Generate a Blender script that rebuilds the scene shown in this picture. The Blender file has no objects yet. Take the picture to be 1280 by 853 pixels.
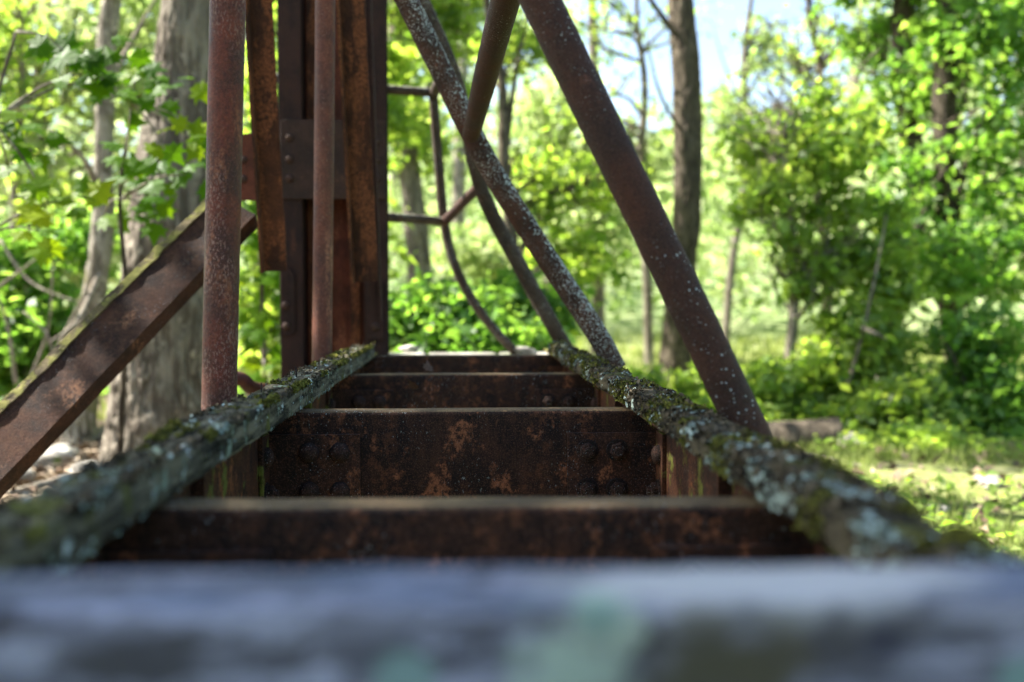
import bpy, bmesh, math, random
import numpy as np
from mathutils import Vector, Matrix, Euler

random.seed(7)
RNG = np.random.default_rng(7)
SC = bpy.context.scene
COL = SC.collection
PI = math.pi

# ------------------------------------------------------------------ camera, sky, sun, exposure
H = 1.25                      # eye height above the ground
F = 1244.4                    # focal length in photo pixels (35 mm)
PITCH = math.atan(56.5 / F)
YAW = math.atan(60 / F)
cam_d = bpy.data.cameras.new('camera')
cam = bpy.data.objects.new('camera', cam_d)
COL.objects.link(cam)
SC.camera = cam
cam.location = (0, 0, H)
cam.rotation_euler = Euler((PI / 2 - PITCH, 0, -YAW))
cam_d.lens = 35
cam_d.sensor_width = 36
cam_d.clip_start = 0.02
cam_d.clip_end = 6000
cam_d.dof.use_dof = True
cam_d.dof.focus_distance = 2.3
cam_d.dof.aperture_fstop = 1.9
cam_d.dof.aperture_blades = 0
CR = cam.rotation_euler.to_matrix()

SUN_EL, SUN_ROT = math.radians(48), math.radians(-74)
world = bpy.data.worlds.new('World')
SC.world = world
world.use_nodes = True
wn = world.node_tree
sky = wn.nodes.new('ShaderNodeTexSky')
sky.sky_type = 'NISHITA'
sky.sun_disc = False
sky.sun_elevation = SUN_EL
sky.sun_rotation = SUN_ROT
sky.air_density = 1.0
sky.dust_density = 1.6
sky.ozone_density = 1.0
wn.links.new(sky.outputs[0], wn.nodes['Background'].inputs[0])
wn.nodes['Background'].inputs[1].default_value = 0.08
sd = Vector((math.sin(SUN_ROT) * math.cos(SUN_EL), math.cos(SUN_ROT) * math.cos(SUN_EL), math.sin(SUN_EL)))
sl = bpy.data.lights.new('sun', 'SUN')
sl.energy = 5.0
sl.angle = math.radians(0.53)
sl.color = (1.0, 0.95, 0.86)
so = bpy.data.objects.new('sun', sl)
COL.objects.link(so)
so.rotation_euler = sd.to_track_quat('Z', 'Y').to_euler()
so.location = (0, 0, 30)

vs = SC.view_settings
vs.view_transform = 'Standard'
vs.look = 'None'
vs.exposure = 2.42
vs.gamma = 1
SC.cycles.max_bounces = 7
SC.cycles.diffuse_bounces = 4
SC.cycles.glossy_bounces = 2
SC.cycles.transmission_bounces = 4
SC.cycles.sample_clamp_indirect = 6
SC.cycles.caustics_reflective = False
SC.cycles.caustics_refractive = False


def W(px, py, Y):
    """the point at distance Y (world y) that the photograph shows at px, py"""
    r = CR @ Vector(((px - 640) / F, -(py - 426.5) / F, -1))
    return Vector((0, 0, H)) + r * (Y / r.y)


# ------------------------------------------------------------------ numpy noise
def vnoise(p, seed=0):
    p = np.asarray(p, dtype=np.float64)
    i = np.floor(p).astype(np.int64)
    f = p - i
    u = f * f * (3 - 2 * f)

    def h(ix, iy, iz):
        n = (ix * 374761393 + iy * 668265263 + iz * 2147483647 + seed * 1274126177) & 0xFFFFFFFF
        n = ((n ^ (n >> 13)) * 1274126177) & 0xFFFFFFFF
        n = (n ^ (n >> 16)) & 0xFFFF
        return n / 65535.0
    r = 0
    for dx in (0, 1):
        for dy in (0, 1):
            for dz in (0, 1):
                wx = u[:, 0] if dx else 1 - u[:, 0]
                wy = u[:, 1] if dy else 1 - u[:, 1]
                wz = u[:, 2] if dz else 1 - u[:, 2]
                r = r + wx * wy * wz * h(i[:, 0] + dx, i[:, 1] + dy, i[:, 2] + dz)
    return r * 2 - 1


def fbm(p, seed=0, oct=4):
    p = np.asarray(p, dtype=np.float64)
    a, s, r = 1.0, 0.0, 0
    for k in range(oct):
        r = r + a * vnoise(p, seed + k * 17)
        s += a
        a *= 0.5
        p = p * 2.03 + 11.3
    return r / s


# ------------------------------------------------------------------ object helpers
WORLD_OF = {}


def base_matrix(o):
    return WORLD_OF.get(o.name, Matrix())


def link(name, me, parent=None, world_m=None, label=None, kind=None):
    o = bpy.data.objects.new(name, me)
    COL.objects.link(o)
    m = world_m if world_m is not None else Matrix()
    if parent is not None:
        o.parent = parent
        o.matrix_parent_inverse = base_matrix(parent).inverted()
    o.matrix_basis = m
    WORLD_OF[o.name] = m.copy()
    if label:
        o['label'] = label
    if kind:
        o['kind'] = kind
    return o


def thing(name, loc, label, cat, group=None):
    o = link(name, None, None, Matrix.Translation(Vector(loc)))
    o['label'] = label
    o['category'] = cat
    if group:
        o['group'] = group
    return o


def tag(o, label, cat, group=None):
    o['label'] = label
    o['category'] = cat
    if group:
        o['group'] = group
    return o


def mesh(name, verts, faces, mat, smooth=False, attr=None):
    """verts (n,3); faces: numpy (m,k) array or list of tuples"""
    me = bpy.data.meshes.new(name)
    verts = np.asarray(verts, dtype=np.float32)
    if isinstance(faces, np.ndarray):
        m, k = faces.shape
        me.vertices.add(len(verts))
        me.vertices.foreach_set('co', verts.ravel())
        me.loops.add(m * k)
        me.loops.foreach_set('vertex_index', faces.astype(np.int32).ravel())
        me.polygons.add(m)
        me.polygons.foreach_set('loop_start', np.arange(0, m * k, k, dtype=np.int32))
        me.update(calc_edges=True)
        me.validate(verbose=False)
    else:
        me.from_pydata(verts.tolist(), [], faces)
        me.update()
    if smooth:
        me.polygons.foreach_set('use_smooth', [True] * len(me.polygons))
    if mat:
        me.materials.append(mat)
    if attr is not None:
        a = me.attributes.new('tint', 'FLOAT', 'FACE')
        a.data.foreach_set('value', np.asarray(attr, dtype=np.float32))
    return me


class MB:
    """collects simple solids, builds one mesh"""

    def __init__(self):
        self.v, self.f = [], []

    def add(self, vs_, fs_):
        n = len(self.v)
        self.v += [tuple(v) for v in vs_]
        self.f += [tuple(i + n for i in f) for f in fs_]

    def box(self, x0, x1, y0, y1, z0, z1, m=None):
        vs_ = [Vector((x, y, z)) for x in (x0, x1) for y in (y0, y1) for z in (z0, z1)]
        if m is not None:
            vs_ = [m @ v for v in vs_]
        self.add(vs_, [(0, 1, 3, 2), (4, 6, 7, 5), (0, 4, 5, 1), (2, 3, 7, 6), (0, 2, 6, 4), (1, 5, 7, 3)])

    def ring(self, c, u, w, r, seg, z=0):
        return [c + u * (r * math.cos(2 * PI * k / seg)) + w * (r * math.sin(2 * PI * k / seg)) for k in range(seg)]

    def mesh(self, name, mat, smooth=False, bevel=0.0):
        me = bpy.data.meshes.new(name)
        me.from_pydata(self.v, [], self.f)
        bm = bmesh.new()
        bm.from_mesh(me)
        bmesh.ops.recalc_face_normals(bm, faces=bm.faces)
        if bevel:
            bmesh.ops.bevel(bm, geom=[e for e in bm.edges], offset=bevel, segments=2, affect='EDGES', profile=0.6)
        bm.to_mesh(me)
        bm.free()
        if smooth:
            me.polygons.foreach_set('use_smooth', [True] * len(me.polygons))
        me.materials.append(mat)
        return me


def spline(pts, n):
    """Catmull-Rom through pts (each Vector), n samples"""
    P = [Vector(p) for p in pts]
    if len(P) == 2:
        return [P[0].lerp(P[1], i / (n - 1)) for i in range(n)]
    P = [P[0] * 2 - P[1]] + P + [P[-1] * 2 - P[-2]]
    out = []
    m = len(P) - 3
    for i in range(n):
        t = i / (n - 1) * m
        k = min(int(t), m - 1)
        t -= k
        a, b, c, d = P[k:k + 4]
        out.append(0.5 * ((2 * b) + (c - a) * t + (2 * a - 5 * b + 4 * c - d) * t * t + (3 * b - a - 3 * c + d) * t ** 3))
    return out


def tube(pts, radii, seg=16, n=None, rough=0.0, rscale=8.0, seed=0, lobes=0, cap=True):
    """returns verts, quads of a smooth tube with per-vertex noise"""
    n = n or max(4, len(pts) * 6)
    C_ = spline(pts, n)
    rr = np.interp(np.linspace(0, 1, n), np.linspace(0, 1, len(radii)), radii)
    V = []
    up = None
    for i in range(n):
        t = (C_[min(i + 1, n - 1)] - C_[max(i - 1, 0)]).normalized()
        if up is None:
            up = Vector((0, 0, 1)) if abs(t.z) < 0.9 else Vector((1, 0, 0))
            u = t.cross(up).normalized()
        else:
            u = (u - t * u.dot(t)).normalized()
        w = t.cross(u)
        for k in range(seg):
            a = 2 * PI * k / seg
            V.append(C_[i] + (u * math.cos(a) + w * math.sin(a)) * rr[i])
    V = np.array([tuple(v) for v in V])
    cen = np.repeat(np.array([tuple(c) for c in C_]), seg, axis=0)
    if rough:
        d = V - cen
        V = cen + d * (1 + rough * fbm(V * rscale, seed, 4))[:, None]
    q = []
    for i in range(n - 1):
        for k in range(seg):
            a = i * seg + k
            b = i * seg + (k + 1) % seg
            q.append((a, b, b + seg, a + seg))
    if cap:
        q.append(tuple(range(seg - 1, -1, -1)))
        q.append(tuple(range((n - 1) * seg, n * seg)))
    return V, q


# ------------------------------------------------------------------ materials
class NT:
    def __init__(self, name):
        self.m = bpy.data.materials.new(name)
        self.m.use_nodes = True
        self.t = self.m.node_tree
        self.t.nodes.clear()
        self.out = self.t.nodes.new('ShaderNodeOutputMaterial')
        self.tc = self.t.nodes.new('ShaderNodeTexCoord').outputs['Object']

    def n(self, typ, ins=None, **props):
        nd = self.t.nodes.new(typ)
        for k, v in props.items():
            setattr(nd, k, v)
        for k, v in (ins or {}).items():
            self.set(nd.inputs[k], v)
        return nd

    def set(self, sock, v):
        if isinstance(v, bpy.types.NodeSocket):
            self.t.links.new(v, sock)
        elif isinstance(v, bpy.types.Node):
            self.t.links.new(v.outputs[0], sock)
        else:
            if sock.type == 'RGBA' and not hasattr(v, '__len__'):
                v = (v, v, v, 1)
            elif sock.type == 'RGBA' and len(v) == 3:
                v = (*v, 1)
            sock.default_value = v

    def map(self, scale, loc=(0, 0, 0), src=None):
        return self.n('ShaderNodeMapping', {'Vector': src or self.tc, 'Scale': scale, 'Location': loc}).outputs[0]

    def noise(self, scale, detail=4, rough=0.55, vec=None, dist=0.0, w=0):
        return self.n('ShaderNodeTexNoise', {'Vector': vec if vec is not None else self.map((1, 1, 1), (w, w * 1.7, -w)),
                                             'Scale': scale, 'Detail': detail, 'Roughness': rough, 'Distortion': dist}).outputs['Fac']

    def ramp(self, fac, a, b):
        """smooth step of fac between a and b"""
        return self.n('ShaderNodeMapRange', {'Value': fac, 'From Min': a, 'From Max': b}, interpolation_type='SMOOTHSTEP').outputs[0]

    def mix(self, fac, a, b):
        nd = self.t.nodes.new('ShaderNodeMix')
        nd.data_type = 'RGBA'
        self.set(nd.inputs[0], fac)
        self.set(nd.inputs[6], a)
        self.set(nd.inputs[7], b)
        return nd.outputs[2]

    def math(self, op, a, b=0.0, clamp=False):
        nd = self.n('ShaderNodeMath', {0: a, 1: b}, operation=op)
        nd.use_clamp = clamp
        return nd.outputs[0]

    def bump(self, h, strength=0.5, dist=0.01, normal=None):
        ins = {'Height': h, 'Strength': strength, 'Distance': dist}
        if normal is not None:
            ins['Normal'] = normal
        return self.n('ShaderNodeBump', ins).outputs[0]

    def finish(self, color, rough=0.8, spec=0.3, normal=None, metallic=0.0):
        b = self.n('ShaderNodeBsdfPrincipled', {'Base Color': color, 'Roughness': rough, 'Specular IOR Level': spec, 'Metallic': metallic})
        if normal is not None:
            self.set(b.inputs['Normal'], normal)
        self.t.links.new(b.outputs[0], self.out.inputs[0])
        return self.m

    def upness(self):
        g = self.n('ShaderNodeNewGeometry').outputs['Normal']
        return self.n('ShaderNodeSeparateXYZ', {0: g}).outputs['Z']


def rust(name, dark=(.016, .011, .010), mid=(.05, .024, .016), orange=(.26, .095, .04), orange_at=.60, speck=.70,
         speck_col=(.42, .46, .45), lichen=None, lichen_at=.6, lichen_scale=22, moss=None, moss_at=.6, rough=.72, dirs=(1, 1, .18), top_only=True,
         speck_scale=230, patch=7.0, spec=.18, mott=.5, spz=1.0, spots=None):
    m = NT(name)
    st = m.map((dirs[0] * 26, dirs[1] * 26, dirs[2] * 26))
    streak = m.noise(1.0, 5, .6, st)
    n1 = m.noise(9, 7, .62)
    c = m.mix(m.ramp(n1, .38, .66), dark, mid)
    c = m.mix(m.math('MULTIPLY', m.ramp(streak, .45, .75), .6), c, tuple(x * .45 + y * .28 for x, y in zip(mid, orange)))
    n2 = m.noise(patch, 9, .70, m.map((1, 1, .28 if dirs[2] < .13 else .75), (3.1, 5.2, -3.1)))
    om = m.ramp(n2, orange_at, orange_at + .07)
    fine = m.noise(95, 4, .7, w=5)
    om = m.math('MULTIPLY', om, m.ramp(fine, .38, .56))
    c = m.mix(om, c, orange)
    hgt = m.math('ADD', m.math('MULTIPLY', fine, .5), m.math('MULTIPLY', n2, .7))
    sp_big = m.ramp(m.noise(5.5, 3, .5, w=8), .42, .66)
    sp = m.math('MULTIPLY', m.ramp(m.noise(speck_scale, 3, .6, m.map((1, 1, spz), (1.3, 0, 2))), speck, speck + .05), sp_big)
    mt = m.math('MULTIPLY', m.ramp(m.noise(38, 7, .75, w=16), .50, .62), m.ramp(m.noise(4, 4, .6, w=17), .36, .62))
    c = m.mix(m.math('MULTIPLY', mt, mott), c, tuple(x * .5 for x in orange))
    pits = m.ramp(m.noise(150, 5, .7, w=18), .56, .40)
    c = m.mix(m.math('MULTIPLY', pits, .45), c, tuple(x * .4 for x in dark))
    c = m.mix(sp, c, speck_col)
    if moss:
        mm = m.ramp(m.math('ADD', m.noise(14, 7, .65, w=12), m.math('MULTIPLY', m.upness(), .16)), moss_at, moss_at + .09)
        c = m.mix(mm, c, m.mix(m.noise(60, 3, .6), tuple(x * .55 for x in moss), moss))
        hgt = m.math('ADD', hgt, mm)
    if lichen:
        base = m.noise(lichen_scale, 8, .72, w=20)
        if top_only:
            base = m.math('ADD', base, m.math('MULTIPLY', m.math('SUBTRACT', m.upness(), .35), .20))
        lm = m.ramp(base, lichen_at, lichen_at + .05)
        tone = m.mix(m.noise(38, 3, .6, w=30), tuple(x * .45 for x in lichen), lichen)
        c = m.mix(lm, c, tone)
        hgt = m.math('ADD', hgt, m.math('MULTIPLY', lm, .8))
    gr = m.noise(300, 3, .75, w=44)
    c = m.mix(m.math('MULTIPLY', m.ramp(gr, .54, .66), .42), c, tuple(x * .7 + .03 for x in orange))
    c = m.mix(m.math('MULTIPLY', m.ramp(gr, .46, .34), .6), c, tuple(x * .3 for x in dark))
    hgt = m.math('ADD', hgt, m.math('MULTIPLY', gr, .5))
    if spots:
        vo = m.n('ShaderNodeTexVoronoi', {'Vector': m.map((1, 1, 1), (.3, .2, .1)), 'Scale': 150.0, 'Randomness': 1.0})
        cs = m.n('ShaderNodeSeparateColor', {0: vo.outputs['Color']}).outputs[0]
        rad = m.math('MULTIPLY', m.ramp(cs, .62, 1.1), .46)
        dd = m.math('ADD', vo.outputs['Distance'], m.math('MULTIPLY', m.math('SUBTRACT', m.noise(190, 3, .6), .5), .55))
        sm = m.math('MULTIPLY', m.ramp(m.math('SUBTRACT', rad, dd), -.02, .06), m.ramp(m.math('ADD', m.noise(7, 3, .6, w=40), m.math('MULTIPLY', m.upness(), .12)), .52, .62))
        c = m.mix(m.math('MULTIPLY', sm, .45), c, spots)
        hgt = m.math('ADD', hgt, sm)
    r = m.math('ADD', rough - .08, m.math('MULTIPLY', n1, .3))
    return m.finish(c, r, spec, m.bump(hgt, .8, .005))


def wood(name, base=(.085, .08, .07), dark=(.018, .018, .016), grain=(40, 4, 40), moss=(.075, .085, .02), moss_at=.5,
         lichen=(.36, .44, .42), lichen_at=.6, white=.68, lsc=9, dist=.006):
    m = NT(name)
    g = m.noise(1, 6, .65, m.map(grain), dist=.6)
    c = m.mix(m.ramp(g, .38, .64), dark, base)
    n = m.noise(11, 8, .68, w=2)
    c = m.mix(m.ramp(n, .5, .68), c, tuple(x * .35 for x in base))
    mo = m.ramp(m.math('ADD', m.noise(8, 8, .7, w=5), m.math('MULTIPLY', m.upness(), .05)), moss_at, moss_at + .1)
    fine = m.noise(120, 4, .7, w=7)
    c = m.mix(mo, c, m.mix(m.ramp(fine, .35, .65), tuple(x * .3 for x in moss), moss))
    li = m.ramp(m.noise(lsc, 9, .74, w=9), lichen_at, lichen_at + .035)
    c = m.mix(li, c, m.mix(m.ramp(m.noise(55, 4, .7, w=11), .35, .62), tuple(x * .42 for x in lichen), lichen))
    wl = m.ramp(m.noise(24, 8, .74, w=15), white, white + .03)
    c = m.mix(wl, c, (.5, .56, .52))
    h = m.math('ADD', m.math('MULTIPLY', g, .8), m.math('ADD', m.math('MULTIPLY', fine, .6), m.math('ADD', m.math('MULTIPLY', li, .5), m.math('MULTIPLY', mo, .6))))
    return m.finish(c, .9, .15, m.bump(h, .8, dist))


def bark(name, light=(.22, .195, .16), dark=(.075, .063, .05), sc=7.0, stretch=.16, moss=None):
    m = NT(name)
    v = m.map((sc, sc, sc * stretch))
    n = m.noise(3.4, 9, .72, v, dist=.7)
    c = m.mix(m.ramp(n, .42, .60), dark, light)
    c = m.mix(m.math('MULTIPLY', m.ramp(m.noise(5, 6, .65, w=9), .5, .62), .55), c, dark)
    c = m.mix(m.ramp(m.noise(11, 5, .65, w=19), .60, .66), c, tuple(min(.6, x * 1.5) for x in light))
    big = m.noise(1.6, 4, .6, w=4)
    c = m.mix(m.math('MULTIPLY', m.ramp(big, .42, .68), .55), c, tuple(x * .55 for x in light))
    if moss:
        c = m.mix(m.ramp(m.noise(3.2, 6, .6, w=6), .52, .66), c, moss)
    return m.finish(c, .92, .12, m.bump(n, .9, .03))


def leafmat(name, cols, trans=.58, trans_gain=2.5, trans_tint=(1.15, 1.08, .5), gloss=.5):
    """cols: list of base colours; each leaf picks one by its own tint"""
    m = NT(name)
    at = m.n('ShaderNodeAttribute', attribute_name='tint').outputs['Fac']
    cr = m.n('ShaderNodeValToRGB', {0: at})
    el = cr.color_ramp.elements
    el[0].position, el[0].color = 0, (*cols[0], 1)
    el[1].position, el[1].color = 1, (*cols[-1], 1)
    for i, c in enumerate(cols[1:-1]):
        e = el.new((i + 1) / (len(cols) - 1))
        e.color = (*c, 1)
    col = cr.outputs[0]
    vein = m.noise(40, 2, .5)
    col = m.mix(m.math('MULTIPLY', m.ramp(vein, .45, .7), .35), col, m.mix(.5, col, (.02, .05, .01)))
    tcol = m.n('ShaderNodeVectorMath', {0: col, 1: tuple(x * trans_gain for x in trans_tint)}, operation='MULTIPLY').outputs[0]
    d = m.n('ShaderNodeBsdfPrincipled', {'Base Color': col, 'Roughness': .5, 'Specular IOR Level': gloss})
    t = m.n('ShaderNodeBsdfTranslucent', {'Color': tcol})
    mx = m.n('ShaderNodeMixShader', {0: trans, 1: d.outputs[0], 2: t.outputs[0]})
    m.t.links.new(mx.outputs[0], m.out.inputs[0])
    return m.m


M = {}
M['beam'] = rust('rusted_beam_steel', dark=(.013, .0072, .005), mid=(.038, .018, .010), orange=(.28, .10, .042), orange_at=.555, speck=.635, spz=.5, mott=.85, patch=11, speck_col=(.30, .33, .31))
M['beam_plate'] = rust('rusted_plate_steel', dark=(.013, .0075, .006), mid=(.045, .021, .013), orange=(.28, .10, .042), orange_at=.56, speck=.65, mott=.9, patch=15)
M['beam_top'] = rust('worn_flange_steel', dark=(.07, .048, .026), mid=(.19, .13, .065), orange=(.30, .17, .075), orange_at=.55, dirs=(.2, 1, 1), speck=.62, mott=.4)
M['stringer'] = rust('stringer_steel', dark=(.022, .010, .006), mid=(.075, .028, .013), orange=(.32, .11, .04), orange_at=.55, moss=(.17, .18, .03), moss_at=.54, mott=.8)
M['bolt'] = rust('bolt_steel', dark=(.010, .007, .006), mid=(.03, .018, .013), orange=(.22, .09, .05), orange_at=.62, speck=.62, patch=30)
M['pipe_red'] = rust('red_oxide_pipe', dark=(.045, .011, .006), mid=(.14, .028, .012), orange=(.21, .07, .03), orange_at=.54, speck=.545,
                     speck_col=(.22, .125, .10), dirs=(1, 1, .12), patch=14, speck_scale=330, spz=.4, rough=.5, spec=.3, mott=.35)
M['pipe_red_smooth'] = rust('red_oxide_pipe_smooth', dark=(.06, .017, .010), mid=(.15, .042, .020), orange=(.28, .11, .06), orange_at=.58, speck=.66,
                            speck_col=(.40, .33, .28), dirs=(1, 1, .1), rough=.5, spec=.3)
M['pipe_dark'] = rust('dark_brown_pipe', dark=(.024, .009, .005), mid=(.054, .018, .009), orange=(.10, .035, .02), orange_at=.62, speck=.64,
                      lichen=(.50, .54, .54), lichen_at=.655, lichen_scale=40, dirs=(1, 1, .2), rough=.6, spec=.25, spots=(.55, .60, .60))
M['pipe_lichen'] = rust('lichened_pipe', dark=(.025, .014, .010), mid=(.075, .035, .022), orange=(.18, .06, .03), orange_at=.58, speck=.56,
                        speck_col=(.5, .52, .5), lichen=(.52, .57, .54), lichen_at=.51, lichen_scale=75, speck_scale=190)
M['pipe_grey'] = rust('grey_weathered_pipe', dark=(.03, .022, .016), mid=(.08, .055, .038), orange=(.12, .06, .03), orange_at=.60, speck=.6,
                      lichen=(.28, .27, .20), lichen_at=.54, lichen_scale=34)
M['angle'] = rust('orange_brown_angle', dark=(.028, .011, .006), mid=(.09, .032, .014), orange=(.20, .068, .026), orange_at=.47, speck=.72, dirs=(1, 1, .08), patch=12, mott=.3)
M['post'] = rust('dark_post_steel', dark=(.020, .011, .009), mid=(.045, .022, .017), orange=(.12, .045, .025), orange_at=.58, speck=.74, dirs=(1, 1, .1))
M['post_red'] = rust('red_brown_plate', dark=(.07, .022, .013), mid=(.16, .045, .024), orange=(.28, .10, .05), orange_at=.54, speck=.74, dirs=(1, 1, .1))
M['post_plate'] = rust('batten_plate_steel', dark=(.03, .018, .014), mid=(.06, .032, .024), orange=(.13, .06, .035), orange_at=.58, speck=.72)
M['diagonal'] = rust('diagonal_channel_steel', dark=(.018, .008, .005), mid=(.06, .024, .013), orange=(.22, .10, .05), orange_at=.58, speck=.66, dirs=(.9, .9, .9), patch=6, mott=.5)
M['diag_moss'] = rust('mossy_flange', dark=(.07, .05, .025), mid=(.17, .13, .06), orange=(.26, .19, .09), orange_at=.56, speck=.7, moss=(.25, .23, .05), moss_at=.54)
M['rail_left'] = wood('lichened_timber', base=(.17, .15, .10), dark=(.008, .007, .004), grain=(60, 5, 60), moss_at=.56, moss=(.14, .14, .03), lichen=(.27, .33, .24), lichen_at=.57, white=.625, lsc=14)
M['rail_right'] = wood('mossy_timber', base=(.11, .09, .055), dark=(.007, .005, .003), grain=(45, 8, 30), moss_at=.545, moss=(.12, .115, .03), lichen=(.38, .46, .40), lichen_at=.56, white=.64, lsc=14)


def front_material():
    m = NT('grey_weathered_timber')

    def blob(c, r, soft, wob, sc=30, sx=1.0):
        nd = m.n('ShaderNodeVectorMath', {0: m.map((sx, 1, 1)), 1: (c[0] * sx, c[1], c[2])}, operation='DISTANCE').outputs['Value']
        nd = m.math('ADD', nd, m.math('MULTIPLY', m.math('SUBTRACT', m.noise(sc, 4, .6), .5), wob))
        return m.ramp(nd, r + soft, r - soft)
    g = m.noise(1, 6, .65, m.map((5, 70, 70)), dist=.6)
    n = m.noise(1, 6, .65, m.map((17, 38, 38), (2, 0, 1)))
    n2 = m.noise(1, 5, .6, m.map((9, 26, 26), (7, 1, 3)))
    c = m.mix(m.ramp(g, .35, .66), (.08, .08, .10), (.25, .25, .31))
    c = m.mix(m.ramp(n, .50, .57), c, (.31, .315, .40))
    c = m.mix(m.math('MULTIPLY', m.ramp(n2, .48, .58), .85), c, (.045, .042, .042))
    c = m.mix(m.ramp(m.noise(30, 4, .6, w=12), .60, .66), c, (.06, .055, .06))
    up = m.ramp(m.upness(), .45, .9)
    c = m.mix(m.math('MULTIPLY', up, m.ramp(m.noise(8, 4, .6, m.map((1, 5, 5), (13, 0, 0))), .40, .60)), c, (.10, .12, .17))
    c = m.mix(blob(W(960, 722, .50), .030, .010, .03, 30, .28), c, (.38, .375, .38))  # long pale strip: sun dapple painted into the timber's colour
    c = m.mix(blob(W(694, 830, .475), .020, .011, .06, 45), c, (.33, .40, .34))
    c = m.mix(blob(W(752, 778, .475), .016, .010, .06, 45), c, (.35, .41, .35))
    c = m.mix(blob(W(730, 845, .475), .018, .011, .06, 45), c, (.31, .38, .32))
    c = m.mix(blob(W(745, 765, .475), .012, .004, .012), c, (.2, .28, .25))
    c = m.mix(blob(W(510, 850, .475), .016, .005, .012), c, (.18, .26, .25))
    c = m.mix(blob(W(1276, 850, .475), .014, .005, .012), c, (.18, .27, .25))
    c = m.mix(blob(W(905, 835, .475), .022, .014, .06, 30, .6), c, (.075, .068, .045))
    c = m.mix(blob(W(1100, 800, .475), .011, .006, .012), c, (.05, .05, .07))
    return m.finish(c, .9, .15, m.bump(g, .8, .004))


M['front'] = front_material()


# ================================================================== THE BRIDGE RUIN
X_WEB = 0.442                  # inner face of the side stringers
ZT = H - 0.252                 # top of crossbeams
bridge = thing('bridge_ruin', (0, 2.2, 0), 'rusted steel skeleton of an old footbridge with open crossbeams, pipe braces and riveted end post', 'bridge')

# crossbeams (channels, back towards the camera)
beam_len = X_WEB - 0.004


def crossbeam(y, dz=0.0, tilt=0.0, cleats=((1, 1),), label=None):
    zt = ZT - .006 + dz
    top = MB()
    # flange + web in one rolled channel profile (y,z), rounded outer corner
    prof = []
    R_ = .011
    hh = .225
    for k in range(7):
        a = PI / 2 * k / 6
        prof.append((R_ - R_ * math.sin(a), -R_ + R_ * math.cos(a)))       # (R,0) -> (0,-R)
    prof = [(.056, 0.0)] + prof
    low = [(y_, -hh - z_) for (y_, z_) in reversed(prof)]
    inner = [(.056, -hh + .008), (.014, -hh + .010), (.008, -hh + .016), (.008, -.016), (.014, -.010), (.056, -.008)]
    P_ = prof + low + inner
    n = len(P_)
    nx = 40
    V = []
    for i in range(nx + 1):
        x = -beam_len + 2 * beam_len * i / nx
        for (yy, zz) in P_:
            V.append((x, y + yy, zt + zz + tilt * x))
    V = np.array(V)
    # slight dents and rust swelling
    nn = fbm(V * np.array([6, 6, 12]), int(y * 10), 3)
    V[:, 1] += nn * .0012
    V[:, 2] += fbm(V * np.array([5, 5, 5]), int(y * 10) + 3, 3) * .0016
    Fs = []
    for i in range(nx):
        for k in range(n):
            a, b = i * n + k, i * n + (k + 1) % n
            Fs.append((a, b, b + n, a + n))
    Fs.append(tuple(range(n)))
    Fs.append(tuple(range(nx * n + n - 1, nx * n - 1, -1)))
    me = mesh('crossbeam', V, Fs, M['beam'], smooth=False)
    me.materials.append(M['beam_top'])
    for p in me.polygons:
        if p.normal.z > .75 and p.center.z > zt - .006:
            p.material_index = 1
    o = link('crossbeam', me, bridge, label=label)
    return o, zt


def dome_mesh(name, r, h, mat, seg=18, rings=6):
    """domed rivet head, axis -Y, base at y=0"""
    V = [(0, -h, 0)]
    Fs = []
    for j in range(1, rings + 1):
        a = PI / 2 * j / rings
        rr, yy = r * math.sin(a), -h * math.cos(a)
        for k in range(seg):
            w_ = 1 + .05 * math.sin(k * 2.3 + j)
            V.append((rr * w_ * math.cos(2 * PI * k / seg), yy, rr * w_ * math.sin(2 * PI * k / seg)))
    for k in range(seg):
        Fs.append((0, 1 + (k + 1) % seg, 1 + k))
    for j in range(rings - 1):
        for k in range(seg):
            a = 1 + j * seg + k
            b = 1 + j * seg + (k + 1) % seg
            Fs.append((a, b, b + seg, a + seg))
    return mesh(name, np.array(V), Fs, mat, smooth=True)


def nut_mesh(name, r, h, mat):
    """washer, hex nut and threaded stub, axis -Y"""
    b = MB()

    def cyl(r0, r1, y0, y1, seg, rot=0):
        A = [(r0 * math.cos(2 * PI * k / seg + rot), y0, r0 * math.sin(2 * PI * k / seg + rot)) for k in range(seg)]
        B = [(r1 * math.cos(2 * PI * k / seg + rot), y1, r1 * math.sin(2 * PI * k / seg + rot)) for k in range(seg)]
        b.add(A + B, [(k, (k + 1) % seg, seg + (k + 1) % seg, seg + k) for k in range(seg)] + [tuple(range(seg, 2 * seg)), tuple(range(seg))])
    cyl(r * 1.35, r * 1.28, 0, -.004, 20)
    cyl(r, r, -.004, -h * .85, 6, .4)
    cyl(r, r * .86, -h * .85, -h, 6, .4)
    cyl(r * .58, r * .5, -h, -h * 1.45, 14)
    return b.mesh(name, mat)


RIVET = dome_mesh('rivet', .0225, .017, M['bolt'])
NUT = nut_mesh('bolt', .019, .018, M['bolt'])
RIVET_S = dome_mesh('rivet_small', .019, .012, M['post_plate'], 14, 4)


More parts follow.
